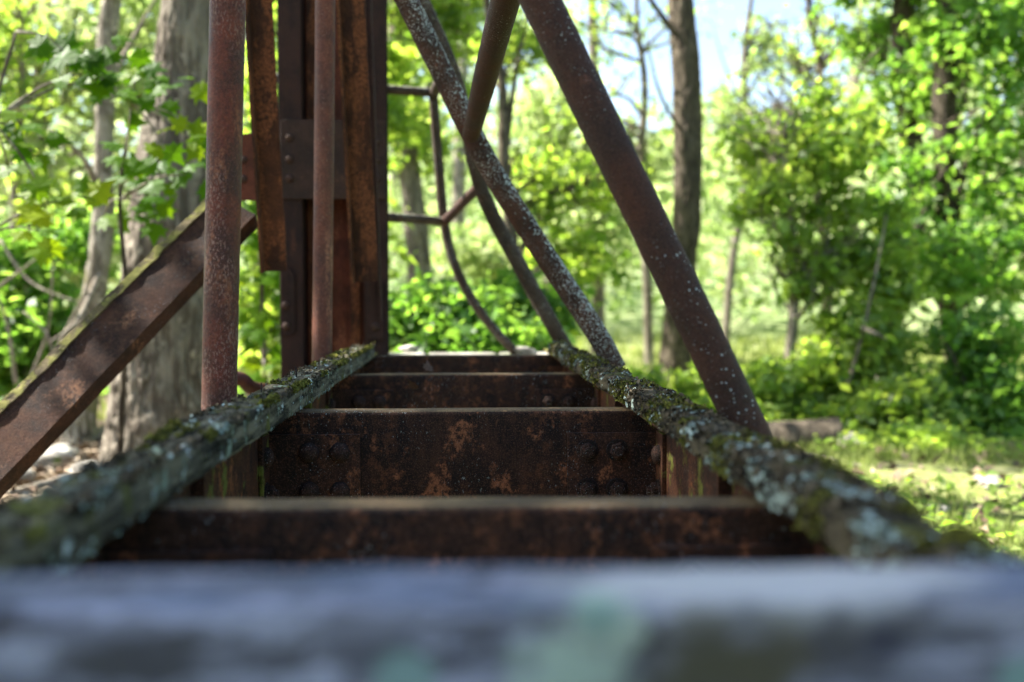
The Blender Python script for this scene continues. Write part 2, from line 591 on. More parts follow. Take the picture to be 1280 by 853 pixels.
def cleats(beam, y, zt):
    # angle cleat at each end: plate on the beam's web plus plate on the stringer web
    for s in (-1, 1):
        xa, xb = s * .232, s * (X_WEB - .004)
        b = MB()
        b.box(min(xa, xb), max(xa, xb), y - .012, y - .0005, zt - .205, zt - .05)
        pl = link('cleat_plate', b.mesh('cleat_plate', M['beam_plate'], bevel=.002), beam)
        for (dx, dz, r0) in ((.045, .04, 0), (.113, .04, 1), (.045, .128, 2), (.113, .128, 3)):
            x = s * (.232 + dx)
            me = RIVET if s < 0 else NUT
            mm = Matrix.Translation((x, y - .012, zt - .05 - dz)) @ Matrix.Rotation(random.uniform(-1, 1), 4, 'Y')
            link('rivet' if s < 0 else 'bolt', me, beam, mm)
        # plate against the stringer with two heads seen from the side
        b = MB()
        x0, x1 = s * (X_WEB - .0005), s * (X_WEB - .010)
        b.box(min(x0, x1), max(x0, x1), y - .085, y - .012, zt - .205, zt - .045)
        link('cleat_plate', b.mesh('cleat_plate', M['stringer'], bevel=.002), beam)
        for dz in (.05, .13):
            mm = Matrix.Translation((s * (X_WEB - .010), y - .048, zt - .045 - dz)) @ Matrix.Rotation(-s * -PI / 2, 4, 'Z')
            mm = Matrix.Translation((s * (X_WEB - .010), y - .048, zt - .045 - dz)) @ Matrix.Rotation(-s * PI / 2, 4, 'Z')
            link('rivet', RIVET if dz < .1 else NUT, beam, mm)


for y, tl, lab in ((.10, 0, None), (1.212, -.006, None), (2.23, 0, None), (3.28, .002, None), (4.33, 0, None)):
    bo, zt_ = crossbeam(y, 0, tl, label=lab)
    cleats(bo, y, ZT - .006)

# stringers: channel each side, inward top flange under the timber rail
for s in (-1, 1):
    b = []
    ny = 90
    V = []
    prof = [(X_WEB, -.262), (X_WEB, -.009), (X_WEB - .07, -.007), (X_WEB - .07, 0), (X_WEB + .008, 0), (X_WEB + .008, -.27), (X_WEB - .06, -.27), (X_WEB - .06, -.262)]
    n = len(prof)
    for i in range(ny + 1):
        yy = -1.2 + 5.85 * i / ny
        for (xx, zz) in prof:
            V.append((s * xx, yy, ZT + .004 + zz))
    V = np.array(V)
    V[:, 0] += fbm(V * 7, 5, 3) * .0015
    Fs = []
    for i in range(ny):
        for k in range(n):
            a, c_ = i * n + k, i * n + (k + 1) % n
            Fs.append((a, c_, c_ + n, a + n) if s < 0 else (c_, a, a + n, c_ + n))
    Fs += [tuple(range(n)), tuple(range(ny * n, ny * n + n))]
    link('stringer', mesh('stringer', V, Fs, M['stringer']), bridge)
    # vertical stiffener angles on the inner web of the right and left side
    for yy in (1.62, 2.75, 3.85):
        b = MB()
        x0, x1 = s * (X_WEB - .0005), s * (X_WEB - .022)
        b.box(min(x0, x1), max(x0, x1), yy, yy + .012, ZT - .25, ZT - .012)
        link('stiffener', b.mesh('stiffener', M['stringer'], bevel=.0015), bridge)


def pipe(name, pts, r, mat, seg=32, n=90, rough=.02, label=None, seed=0, parent=None):
    V, q = tube(pts, [r, r] if not isinstance(r, (list, tuple)) else r, seg, n, rough, 30, seed)
    me = mesh(name, V, q, mat, smooth=True)
    return link(name, me, parent or bridge, label=label)


# upright pipes on the left
pipe('pipe_post', [W(286, -60, 1.96), W(279, 260, 1.96), W(272, 600, 1.96)], .0335, M['pipe_red'],
     label='thick red oxide pipe with pale flaking paint, nearest on the left', seed=1)
pipe('pipe_post', [W(407, -60, 3.33), W(405, 200, 3.33), W(402, 480, 3.33)], .0325, M['pipe_red_smooth'],
     label='slim smooth reddish pipe in front of the riveted post', seed=2)
# braces on the right
pipe('pipe_brace', [W(648, -55, 1.74), W(675, 0, 1.74), W(772, 200, 1.72), W(848, 356, 1.70), W(912, 490, 1.68), W(945, 560, 1.67), W(958, 600, 1.665), W(966, 650, 1.665)], .0345, M['pipe_dark'],
     label='thick dark brown pipe sloping down to the right rail', seed=3, n=120)
pipe('pipe_brace', [W(478, -60, 3.30), W(508, 0, 3.31), W(550, 85, 3.33), W(607, 200, 3.36), W(672, 305, 3.38), W(742, 411, 3.39), W(770, 462, 3.39)], .0375, M['pipe_lichen'],
     label='pipe crusted with whitish lichen leaning onto the right rail', seed=4, n=130)
pipe('pipe_brace', [W(500, -60, 4.05), W(528, 0, 4.08), W(561, 76, 4.12), W(578, 130, 4.18), W(603, 240, 4.30), W(650, 333, 4.38), W(712, 445, 4.42)], [.028, .028, .029, .030, .031, .034, .035],
     M['pipe_grey'], label='bent grey pipe behind the lichened one', seed=5)
pipe('pipe_tie', [W(589, 168, 3.26), W(606, 100, 2.75), W(632, 0, 2.2), W(652, -70, 1.92)], [.029, .033, .033, .033], M['pipe_dark'],
     label='short brown pipe joining the two slanting braces', seed=6)

# brackets that hold the pipe feet to the outer side of the stringers
for s, y, x0, x1, z0, z1 in ((1, 1.60, .4505, .515, -.19, -.03), (1, 3.31, .4505, .52, -.17, -.02), (1, 4.34, .4505, .52, -.15, -.02),
                             (-1, 1.89, .4505, .50, -.19, -.05), (-1, 3.26, .4505, .50, -.17, -.05)):
    b = MB()
    for yy in (y, y + .125):
        b.box(min(s * x0, s * x1), max(s * x0, s * x1), yy, yy + .009, ZT + z0, ZT + z1)
    b.box(min(s * x0, s * (x0 + .008)), max(s * x0, s * (x0 + .008)), y + .0095, y + .1245, ZT + z0, ZT + z1)
    br = link('bracket', b.mesh('bracket', M['beam_plate'], bevel=.002), bridge)
    link('bolt', NUT, br, Matrix.Translation((s * (x0 + x1) / 2, y, ZT + (z0 + z1) / 2)))

# thin bent railing rods behind
def rod(pts, r=.022, mat='pipe_grey', **k):
    return pipe('railing_rod', pts, r, M[mat], seg=14, n=40, rough=.03, **k)


rod([W(335, 97, 4.6), W(420, 104, 4.7), W(485, 112, 4.8), W(543, 116, 4.9)], seed=11)
rod([W(543, 116, 4.9), W(548, 104, 4.6), W(560, 92, 4.25)], .024, seed=12)
rod([W(541, 112, 4.9), W(548, 200, 4.95), W(556, 282, 5.0), W(572, 340, 5.0), W(604, 395, 5.0), W(648, 445, 5.0)], .024, seed=13)
rod([W(470, 271, 4.6), W(520, 274, 4.8), W(557, 278, 4.97)], .022, seed=14)
rod([W(556, 277, 4.96), W(580, 252, 4.7), W(606, 226, 4.4)], .024, 'pipe_dark', seed=15)
rod([W(262, 470, 3.6), W(300, 474, 3.6), W(318, 486, 3.7), W(360, 490, 4.2)], .026, 'pipe_red', seed=16)


def plate(name, pts, Y, t, mat, parent=bridge, label=None, y_of=None, bevel=.003):
    """flat plate: outline in photo pixels, front face at distance Y, thickness t backwards"""
    fr = [W(x, y, Y) for (x, y) in pts]
    bk = [v + Vector((0, t, 0)) for v in fr]
    n = len(fr)
    b = MB()
    b.add(fr + bk, [tuple(range(n)), tuple(range(2 * n - 1, n - 1, -1))] + [(k, (k + 1) % n, n + (k + 1) % n, n + k) for k in range(n)])
    return link(name, b.mesh(name, M[mat] if isinstance(mat, str) else mat, bevel=bevel), parent, label=label)


# end post: two channels, back plate, battens, rivets
YP = 4.36
pbox = MB()


def wx(px, Y=YP):
    return W(px, 370, Y).x


post = None
def post_box(name, px0, px1, y0, y1, z0, z1, mat, parent, label=None, bevel=.003):
    b = MB()
    b.box(wx(px0, y0), wx(px1, y0), y0, y1, z0, z1)
    return link(name, b.mesh(name, M[mat], bevel=bevel), parent, label=label)


post = post_box('end_post', 383, 456, YP + .15, YP + .162, .0, 2.9, 'post_red', bridge, label='dark riveted steel post made of two channels and red brown back plate')
# left channel (three plates)
post_box('channel', 350, 379, YP, YP + .010, 0, 2.9, 'post', post)
post_box('channel', 373, 378, YP + .012, YP + .19, 0, 2.9, 'post', post)
post_box('channel', 352, 383, YP + .19, YP + .20, 0, 2.9, 'post', post)
# right channel
post_box('channel', 455, 484, YP, YP + .010, 0, 2.9, 'post', post)
post_box('channel', 456, 461, YP + .012, YP + .19, 0, 2.9, 'post', post)
post_box('channel', 458, 486, YP + .19, YP + .20, 0, 2.9, 'post', post)
post_box('lacing_bar', 386, 397, YP + .10, YP + .112, 0, 2.9, 'angle', post)
post_box('lacing_bar', 438, 450, YP + .08, YP + .092, 0, 2.9, 'angle', post)
plate('batten_plate', [(350, 152), (355, 149), (482, 151), (482, 249), (350, 249)], YP - .012, .009, 'post_plate', post)
plate('batten_plate', [(350, 334), (357, 330), (368, 344), (369, 415), (363, 420), (350, 420)], YP - .011, .009, 'post', post)
plate('batten_plate', [(458, 352), (478, 350), (480, 425), (458, 425)], YP - .011, .009, 'post', post)
plate('gusset_plate', [(296, 168), (349, 163), (349, 251), (292, 251)], YP + .03, .010, 'post_red', post, label='pale reddish gusset plate beside the post')
for (px, py) in ((362, 172), (362, 199), (362, 223), (470, 178), (470, 200), (470, 224)):
    link('rivet', RIVET_S, post, Matrix.Translation(W(px, py, YP - .012)))
for (px, py) in ((304, 200), (304, 224)):
    link('rivet', RIVET_S, post, Matrix.Translation(W(px, py, YP + .03)))
for (px, py) in ((357, 382), (358, 408), (468, 385), (469, 409)):
    link('rivet', RIVET_S, post, Matrix.Translation(W(px, py, YP - .011)))

# hanging angle irons
def angle_iron(a, b_, w, mat, label, leg=.06, side=1):
    """L section from a to b_, face of width w towards the camera and a leg going back on one side"""
    d = (b_ - a).normalized()
    back = Vector((0, 1, 0))
    back = (back - d * back.dot(d)).normalized()
    u = back.cross(d).normalized()
    if u.x < 0:
        u = -u
    t = .009
    prof = [(-w / 2, 0), (w / 2, 0), (w / 2, leg), (w / 2 - t, leg), (w / 2 - t, t), (-w / 2, t)]
    if side < 0:
        prof = [(-x, y) for x, y in prof]
    # leg towards the camera instead of behind so that both legs are seen
    prof = [(x, -y) for x, y in prof]
    V = []
    n = len(prof)
    ns = 40
    for i in range(ns + 1):
        c = a.lerp(b_, i / ns)
        for (x, y) in prof:
            V.append(tuple(c + u * x + back * y))
    V = np.array(V)
    V += (fbm(V * 14, 8, 3) * .0018)[:, None]
    Fs = []
    for i in range(ns):
        for k in range(n):
            p, q = i * n + k, i * n + (k + 1) % n
            Fs.append((p, q, q + n, p + n))
    Fs += [tuple(range(n)), tuple(range(ns * n, ns * n + n))]
    me = mesh('angle_iron', V, Fs, M[mat])
    bm = bmesh.new()
    bm.from_mesh(me)
    bmesh.ops.recalc_face_normals(bm, faces=bm.faces)
    bm.to_mesh(me)
    bm.free()
    return link('angle_iron', me, bridge, label=label)


angle_iron(W(321, -60, 3.55), W(344, 339, 3.75), .088, 'angle', 'rusty angle iron hanging left of the post, cut off at its foot', side=-1)
angle_iron(W(436, -60, 3.75), W(457, 352, 3.95), .10, 'angle', 'orange streaked angle iron hanging in front of the post', side=-1)
angle_iron(W(455, -60, 4.05), W(470, 400, 4.10), .05, 'post', 'narrow dark angle iron behind the orange one', side=1, leg=.03)

# big mossy diagonal on the left: rolled channel, its mossy top flange turned to the camera
A_, B_ = W(-70, 630, 3.05), W(296, 256, 3.72)
d_ = (B_ - A_).normalized()
nrm = Vector((0, -1, .5))
nrm = (nrm - d_ * nrm.dot(d_)).normalized()          # out of the web, towards the camera
upv = nrm.cross(d_).normalized()
if upv.z < 0:
    upv = -upv


def diag_part(name, u0, u1, n0, n1, mat, label=None, rough=.002, ns=70, t0=0, t1=1, parent=bridge):
    V = []
    nu = 5
    prof = [(u0 + (u1 - u0) * k / nu, n0) for k in range(nu + 1)] + [(u1 - (u1 - u0) * k / nu, n1) for k in range(nu + 1)]
    n = len(prof)
    for i in range(ns + 1):
        c = A_.lerp(B_, t0 + (t1 - t0) * i / ns)
        for (u, w) in prof:
            V.append(tuple(c + upv * u + nrm * w))
    V = np.array(V)
    V += np.outer(fbm(V * 12, 31, 4) * rough, tuple(upv)) + np.outer(fbm(V * 12, 37, 4) * rough, tuple(nrm))
    Fs = []
    for i in range(ns):
        for k in range(n):
            p, q = i * n + k, i * n + (k + 1) % n
            Fs.append((p, q, q + n, p + n))
    Fs += [tuple(range(n)), tuple(range(ns * n, ns * n + n))]
    me = mesh(name, V, Fs, M[mat], smooth=False)
    bm = bmesh.new()
    bm.from_mesh(me)
    bmesh.ops.recalc_face_normals(bm, faces=bm.faces)
    bm.to_mesh(me)
    bm.free()
    return link(name, me, parent, label=label)


dg = diag_part('diagonal_channel', -.072, .076, -.006, .003, 'diagonal', 'brown diagonal channel sloping to the lower left, moss on its upper flange')
diag_part('flange', .076, .104, -.085, .012, 'diag_moss', None, .012, 160, parent=dg)
diag_part('flange', -.0845, -.072, -.075, .006, 'diagonal', parent=dg)

# ================================================================== TIMBERS
def timber(name, y0, y1, xc, w, h, z_bottom, mat, label, style, sgn):
    """sawn rail eaten by rot; cross-section a rounded rectangle, displaced"""
    # non-uniform sampling: finest where the lens is sharp
    ys = [y0]
    while ys[-1] < y1:
        y = ys[-1]
        ys.append(y + max(.0035, .0026 * max(y, 1.2) if y < 3.2 else .010))
    ys = np.array(ys)
    seg = 60
    a = np.linspace(0, 2 * PI, seg, endpoint=False)
    ex = .12 if style == 'left' else .38
    cx = np.sign(np.cos(a)) * np.abs(np.cos(a)) ** ex
    cz = np.sign(np.sin(a)) * np.abs(np.sin(a)) ** ex
    n = len(ys)
    Y = np.repeat(ys, seg)
    CX = np.tile(cx, n)
    CZ = np.tile(cz, n)
    P = np.stack([CX * w / 2, Y, CZ * h / 2], 1)
    rad = P * np.array([1, 0, 1])
    rad /= np.linalg.norm(rad, axis=1)[:, None] + 1e-9
    sd_ = 3 if style == 'left' else 9
    big = fbm(P * np.array([5, 2.6, 5]), sd_, 3)
    med = fbm(P * np.array([26, 22, 26]), sd_ + 5, 4)
    fine = fbm(P * np.array([110, 90, 110]), sd_ + 9, 3)
    if style == 'left':
        # cubical rot: notches across the grain on the top
        cr = fbm(np.stack([P[:, 0] * 4, P[:, 1] * 34, P[:, 2] * 2], 1), 21, 3)
        notch = np.clip(.16 - np.abs(cr), 0, .16) / .16
        topw = np.clip(CZ, 0, 1)
        long_ = fbm(np.stack([P[:, 0] * 70, P[:, 1] * 5, P[:, 2] * 8], 1), 22, 3)
        disp = big * .004 + med * .005 + fine * .0036 - notch * topw * .014 - np.clip(-long_ - .10, 0, 1) * topw * .035 - notch * (1 - topw) * .004
    else:
        drip = fbm(np.stack([P[:, 0] * 9, P[:, 1] * 75, P[:, 2] * 9], 1), 24, 3)
        lump = np.clip(fbm(P * np.array([16, 14, 16]), 27, 4) - .12, 0, 1)
        side = 1 - np.clip(np.abs(CZ), 0, 1) ** 2
        disp = big * .008 + med * .009 + fine * .0065 + lump * .012 + drip * side * .007 - .003
    cz_ = fbm(P * np.array([38, 30, 38]), sd_ + 70, 3)
    disp = disp - np.clip(.10 - np.abs(cz_), 0, .10) * (.055 if style == 'left' else .075)
    flake = fbm(P * np.array([60, 45, 60]), sd_ + 80, 3)
    disp = disp + (flake > .12) * .0022
    if style == 'left':
        disp = disp * (.30 + .70 * np.clip(CZ, 0, 1) ** 2)
    else:
        disp = disp * (.55 + .45 * np.clip(CZ * 1.5 + .6, 0, 1))
    P = P + rad * disp[:, None]
    P[:, 0] += xc + fbm(np.stack([Y * .9, Y * 0, Y * 0], 1), sd_ + 40, 2) * .006
    P[:, 2] += z_bottom + h / 2 + fbm(np.stack([Y * .8, Y * 0, Y * 0], 1), sd_ + 50, 2) * .004
    P[:, 2] = np.maximum(P[:, 2], z_bottom)
    # ragged ends
    end = (np.arange(n) / (n - 1))
    endr = np.repeat(end, seg)
    P[:, 1] += np.where(endr > .97, fbm(np.stack([CX * 3, CZ * 3, CX * 0], 1), 61, 3) * .05, 0)
    i = np.arange(n - 1)[:, None] * seg
    k = np.arange(seg)[None, :]
    A = (i + k).ravel()
    B = (i + (k + 1) % seg).ravel()
    q = np.stack([A, B, B + seg, A + seg], 1)[:, ::-1]
    # end caps with a centre vertex
    c0, c1 = len(P), len(P) + 1
    P = np.vstack([P, P[:seg].mean(0), P[(n - 1) * seg:n * seg].mean(0)])
    e0 = np.array([(k_, (k_ + 1) % seg, c0, c0) for k_ in range(seg)])
    faces = [tuple(f) for f in q.tolist()]
    faces += [(k_, (k_ + 1) % seg, c0) for k_ in range(seg)]
    o_ = (n - 1) * seg
    faces += [(o_ + (k_ + 1) % seg, o_ + k_, c1) for k_ in range(seg)]
    me = mesh(name, P, faces, mat, smooth=True)
    o = link(name, me)
    return tag(o, label, 'timber rail')


ZR = ZT + .0045
rail_l = timber('timber_rail', .22, 4.02, -.391, .072, .053, ZR, M['rail_left'],
                'rotting square timber rail with cracked top and pale lichen drips, left side of the bridge', 'left', -1)
rail_r = timber('timber_rail', .22, 4.22, .393, .076, .047, ZR, M['rail_right'],
                'rounded mossy timber rail thick with blue green lichen, right side of the bridge', 'right', 1)

# moss cushions and lichen flakes standing off the timbers
def leafmat_flat(name, a, b_):
    m = NT(name)
    at = m.n('ShaderNodeAttribute', attribute_name='tint').outputs['Fac']
    return m.finish(m.mix(at, a, b_), .9, .1)


M['moss_tuft'] = leafmat_flat('moss_tuft', (.025, .028, .008), (.20, .19, .035))
M['lichen_flake'] = leafmat_flat('lichen_flake', (.12, .17, .15), (.44, .52, .46))
M['bark_crumb'] = leafmat_flat('bark_crumb', (.012, .010, .007), (.16, .125, .08))


def scatter_on(o, name, n, size, mat, thr, scl, seed, zmin, lift, up=.6):
    me = o.data
    N = len(me.vertices)
    co = np.empty(N * 3)
    me.vertices.foreach_get('co', co)
    no = np.empty(N * 3)
    me.vertices.foreach_get('normal', no)
    co, no = co.reshape(-1, 3), no.reshape(-1, 3)
    r = np.random.default_rng(seed)
    k = fbm(co * scl, seed, 3)
    ok = np.where((k > thr) & (no[:, 2] > zmin))[0]
    if len(ok) == 0:
        return
    i = r.choice(ok, n)
    c = co[i] + no[i] * (r.random(n)[:, None] * lift) + r.normal(size=(n, 3)) * .002
    nr = r.normal(size=(n, 3)) * (1 - up) + no[i] * up
    nr /= np.linalg.norm(nr, axis=1)[:, None]
    t = r.normal(size=(n, 3))
    t -= nr * (t * nr).sum(1)[:, None]
    t /= np.linalg.norm(t, axis=1)[:, None]
    b = np.cross(nr, t)
    s_ = (size * r.uniform(.5, 1.6, n))[:, None]
    V = np.empty((n, 4, 3))
    V[:, 0], V[:, 2] = c - t * s_ * .5, c + t * s_ * .5
    V[:, 1], V[:, 3] = c + b * s_ * .38 + nr * s_ * .2, c - b * s_ * .38 + nr * s_ * .2
    link(name, mesh(name, V.reshape(-1, 3), np.arange(4 * n).reshape(n, 4), mat, attr=r.random(n)), o, kind='stuff')


scatter_on(rail_l, 'moss', 13000, .006, M['moss_tuft'], .10, 9, 3, .25, .006, .3)
scatter_on(rail_l, 'lichen', 2000, .0062, M['lichen_flake'], .20, 26, 4, -.4, .001, .9)
scatter_on(rail_l, 'bark_crumbs', 7000, .007, M['bark_crumb'], -.1, 6, 5, .3, .003, .5)
scatter_on(rail_r, 'moss', 15000, .006, M['moss_tuft'], .10, 9, 6, -.1, .007, .3)
scatter_on(rail_r, 'lichen', 4200, .0072, M['lichen_flake'], .19, 20, 7, -.4, .0015, .9)
scatter_on(rail_r, 'bark_crumbs', 9000, .008, M['bark_crumb'], -.1, 6, 8, .1, .004, .5)

# rusty nails standing in the left rail
NAIL_V, NAIL_F = tube([Vector((0, 0, -.02)), Vector((.001, 0, .012)), Vector((.004, 0, .03))], [.0022, .0018, .0018], 8, 8)
NAIL = mesh('nail', NAIL_V, NAIL_F, M['bolt'], smooth=True)
for (px, py, Y, sc_) in ((371, 478, 2.35, 1.0), (327, 497, 2.02, .7), (399, 462, 2.75, .8), (455, 437, 3.7, .8), (430, 444, 3.2, .7)):
    p = W(px, py, Y)
    x = min(max(p.x, -.425), -.37)
    link('nail', NAIL, rail_l, Matrix.Translation((x, Y, ZR + .052)) @ Matrix.Rotation(random.uniform(0, 6), 4, 'Z') @ Matrix.Scale(sc_, 4))

# weathered timber across the front
def front_timber():
    x0, x1, y0, y1, z1, h = -.52, .56, .470, .540, H - .1465, .10
    nx, seg = 320, 56
    a = np.linspace(0, 2 * PI, seg, endpoint=False)
    cy = np.sign(np.cos(a)) * np.abs(np.cos(a)) ** .2
    cz = np.sign(np.sin(a)) * np.abs(np.sin(a)) ** .2
    X = np.repeat(np.linspace(x0, x1, nx), seg)
    CY, CZ = np.tile(cy, nx), np.tile(cz, nx)
    P = np.stack([X, CY * (y1 - y0) / 2, CZ * h / 2], 1)
    rad = P * np.array([0, 1, 1])
    rad /= np.linalg.norm(rad, axis=1)[:, None]
    d = fbm(P * np.array([7, 30, 30]), 71, 4) * .0045 + fbm(P * np.array([14, 130, 130]), 73, 3) * .0025
    P += rad * d[:, None]
    P[:, 1] += (y0 + y1) / 2
    P[:, 2] += z1 - h / 2
    i = np.arange(nx - 1)[:, None] * seg
    k = np.arange(seg)[None, :]
    A = (i + k).ravel()
    B = (i + (k + 1) % seg).ravel()
    q = [tuple(f) for f in np.stack([A, B, B + seg, A + seg], 1).tolist()]
    q += [tuple(range(seg - 1, -1, -1)), tuple(range((nx - 1) * seg, nx * seg))]
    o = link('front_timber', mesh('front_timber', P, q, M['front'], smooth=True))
    tag(o, 'blue grey weathered timber with a pale green lichen patch across the front', 'timber')


front_timber()

# ================================================================== GROUND
def hill(x, y):
    return np.clip((y - 26) / 52, 0, 1) ** 1.15 * (12.5 + np.sin(x * .06) * 1.5)


def ground_mesh():
    n = 190
    s = np.linspace(-1, 1, n)
    k = 5.2
    gx = np.sinh(s * k) / math.sinh(k) * 1500
    gx = gx + s * 22
    X, Y = np.meshgrid(gx, gx + 6, indexing='ij')
    P = np.stack([X.ravel(), Y.ravel(), np.zeros(n * n)], 1)
    r = np.hypot(P[:, 0], P[:, 1])
    P[:, 2] = fbm(P * np.array([.5, .5, 1]), 90, 4) * .07 * np.clip(r / 4, 0, 1) + fbm(P * np.array([.12, .12, 1]), 95, 3) * .22 * np.clip((r - 4) / 12, 0, 1)
    # rises to a wooded slope far behind and to both sides
    P[:, 2] += hill(P[:, 0], P[:, 1])
    i = np.arange(n - 1)[:, None] * n
    j = np.arange(n - 1)[None, :]
    a = (i + j).ravel()
    return P, np.stack([a, a + n, a + n + 1, a + 1], 1)


def gz(x, y):
    p = np.array([[x, y, 0.0]])
    r = math.hypot(x, y)
    z = float(fbm(p * np.array([.5, .5, 1]), 90, 4)[0]) * .07 * min(r / 4, 1) + float(fbm(p * np.array([.12, .12, 1]), 95, 3)[0]) * .22 * min(max((r - 4) / 12, 0), 1)
    return z + float(hill(np.array([x]), np.array([y]))[0])


m = NT('forest_floor')
n1 = m.noise(.35, 6, .6)
n2 = m.noise(6, 6, .65, w=3)
gr = m.mix(m.ramp(n2, .35, .65), (.12, .14, .035), (.21, .235, .085))
so_ = m.mix(m.ramp(m.noise(14, 6, .7, w=6), .4, .62), (.06, .045, .028), (.20, .16, .11))
sx = m.n('ShaderNodeSeparateXYZ', {0: m.tc}).outputs['X']
side = m.ramp(m.math('ADD', sx, m.math('MULTIPLY', m.math('SUBTRACT', n1, .5), 5)), -.8, .6)
c = m.mix(side, so_, gr)
c = m.mix(m.math('MULTIPLY', m.ramp(m.noise(1.7, 5, .6, w=9), .52, .66), .6), c, (.24, .21, .13))
sy = m.n('ShaderNodeSeparateXYZ', {0: m.tc}).outputs['Y']
c = m.mix(m.ramp(sy, 20, 34), c, m.mix(m.ramp(m.noise(.7, 7, .7, w=14), .40, .62), (.17, .24, .10), (.33, .38, .20)))
M['ground'] = m.finish(c, .95, .1, m.bump(n2, .8, .04))
gv, gf = ground_mesh()
link('ground', mesh('ground', gv, gf, M['ground'], smooth=True), kind='structure')

# ------------------------------------------------------------------ leaves
def leaf_quads(C, size, up=.5, seed=0, aspect=.62, fold=.18, svar=.5, bias=(0, 0, 1)):
    """C (n,3) leaf centres -> verts, quads: a folded rhombus each"""
    r = np.random.default_rng(seed)
    n = len(C)
    nr = r.normal(size=(n, 3)) * (1 - up) + np.array(bias) * up
    nr /= np.linalg.norm(nr, axis=1)[:, None] + 1e-9
    t = r.normal(size=(n, 3))
    t -= nr * (t * nr).sum(1)[:, None]
    t /= np.linalg.norm(t, axis=1)[:, None] + 1e-9
    b = np.cross(nr, t)
    s = (size * (1 + svar * r.normal(size=n)).clip(.4, 1.8))[:, None]
    V = np.empty((n, 4, 3))
    V[:, 0] = C - t * s * .5
    V[:, 1] = C + b * s * .5 * aspect + nr * s * fold - t * s * .06
    V[:, 2] = C + t * s * .5
    V[:, 3] = C - b * s * .5 * aspect + nr * s * fold - t * s * .06
    return V.reshape(-1, 3), np.arange(4 * n).reshape(n, 4)


def crown_points(blobs, n, clump=.30, per=38, seed=0, shell=.55):
    """leaf centres: clumps spread in ellipsoids (centre, radii, weight)"""
    r = np.random.default_rng(seed)
    ws = np.array([b[2] for b in blobs], float)
    ws /= ws.sum()
    out, tint = [], []
    for (c, rad, _), w in zip(blobs, ws):
        k = max(1, int(n * w / per))
        d = r.normal(size=(k, 3))
        d /= np.linalg.norm(d, axis=1)[:, None]
        q = d * (r.random(k) ** shell)[:, None] * np.array(rad) + np.array(c)
        cr = clump * (.6 + .8 * r.random(k))
        m_ = (per * (.4 + 1.2 * r.random(k))).astype(int)
        ct = r.random(k)
        for j in range(k):
            p = q[j] + r.normal(size=(m_[j], 3)) * cr[j] * np.array([.55, .55, .34])
            out.append(p)
            tint.append(np.clip(ct[j] * .6 + r.random(m_[j]) * .4, 0, 1))
    return np.vstack(out), np.concatenate(tint)


def crown(name, blobs, n, size, mat, parent, seed=0, clump=.30, per=38, up=.45, kind='stuff', label=None, shell=.5, keep=None):
    P, t = crown_points(blobs, n, clump, per, seed, shell)
    if keep is not None:
        k_ = keep(P)
        P, t = P[k_], t[k_]
    ok = P[:, 2] > .02
    P, t = P[ok], t[ok]
    V, q = leaf_quads(P, size, up, seed + 1)
    o = link(name, mesh(name, V, q, mat, attr=t), parent, kind=kind, label=label)
    return o


def B(px, py, Y, rx, ry, ry_depth=None, w=None):
    """blob seen at px,py with pixel radii, at distance Y"""
    c = W(px, py, Y)
    k = Y / F
    rad = (rx * k, ry_depth or (rx + ry) / 2 * k, ry * k)
    return (tuple(c), rad, w if w is not None else rad[0] * rad[2])


G_BRIGHT = [(.08, .15, .030), (.12, .20, .04), (.18, .26, .06), (.25, .32, .10)]
G_MID = [(.045, .115, .022), (.075, .165, .03), (.12, .22, .05), (.20, .29, .09)]
G_DARK = [(.035, .10, .018), (.06, .14, .026), (.09, .18, .036), (.15, .24, .065)]
G_PALE = [(.15, .22, .07), (.26, .32, .13), (.40, .43, .24), (.54, .53, .38)]
M['lf_bright'] = leafmat('spring_leaf', G_BRIGHT)
M['lf_mid'] = leafmat('green_leaf', G_MID)
M['lf_dark'] = leafmat('deep_leaf', G_DARK)
M['lf_pale'] = leafmat('pale_leaf', G_PALE, trans_gain=1.6, trans_tint=(.93, 1.05, .68))
M['lf_maple'] = leafmat('maple_leaf', [(.030, .085, .003), (.055, .125, .004), (.15, .21, .008)], trans=.5, trans_gain=2.2, gloss=.1)
M['bark_grey'] = bark('grey_bark', (.27, .235, .185), (.075, .06, .046), sc=5, stretch=.12)
M['bark_pale'] = bark('pale_bark', (.40, .36, .29), (.09, .075, .055), sc=6, stretch=.3, moss=(.16, .15, .06))
M['bark_brown'] = bark('brown_bark', (.16, .13, .095), (.035, .027, .02), sc=7, stretch=.2)
M['bark_dark'] = bark('dark_bark', (.10, .08, .06), (.035, .028, .022), sc=8, stretch=.2)
M['bark_white'] = bark('bleached_branch', (.40, .35, .28), (.16, .13, .10), sc=10, stretch=.4)


def px_path(pts):
    return [W(x, y, Y) for (x, y, Y) in pts]


def trunk(root, pts, radii, mat, seg=20, n=60, rough=.08, name='trunk', seed=0, rs=3.0):
    if name == 'trunk':
        seg, n = seg * 4, n * 3
    V, q = tube(pts, radii, seg, n, rough, rs, seed)
    if name == 'trunk':
        # furrowed bark: ridges running up the stem, wandering sideways
        C_ = np.repeat(V.reshape(n, seg, 3).mean(1), seg, axis=0)
        D = V - C_
        L = np.linalg.norm(D, axis=1)
        w_ = fbm(V * np.array([2.5, 2.5, 2.5]), seed + 3, 3)
        rd = 1 - np.abs(fbm(np.stack([V[:, 0] * 22 + w_ * 3, V[:, 1] * 22 + w_ * 3, V[:, 2] * 3.2], 1), seed + 7, 4)) * 2
        kn = np.clip(fbm(V * np.array([3, 3, 2.2]), seed + 9, 3) - .25, 0, 1)
        V = C_ + D * (1 + (rd * .9 * np.minimum(.028, L * .12) + kn * L * .35) / (L + 1e-6))[:, None]
    return link(name, mesh(name, V, q, mat, smooth=True), root)


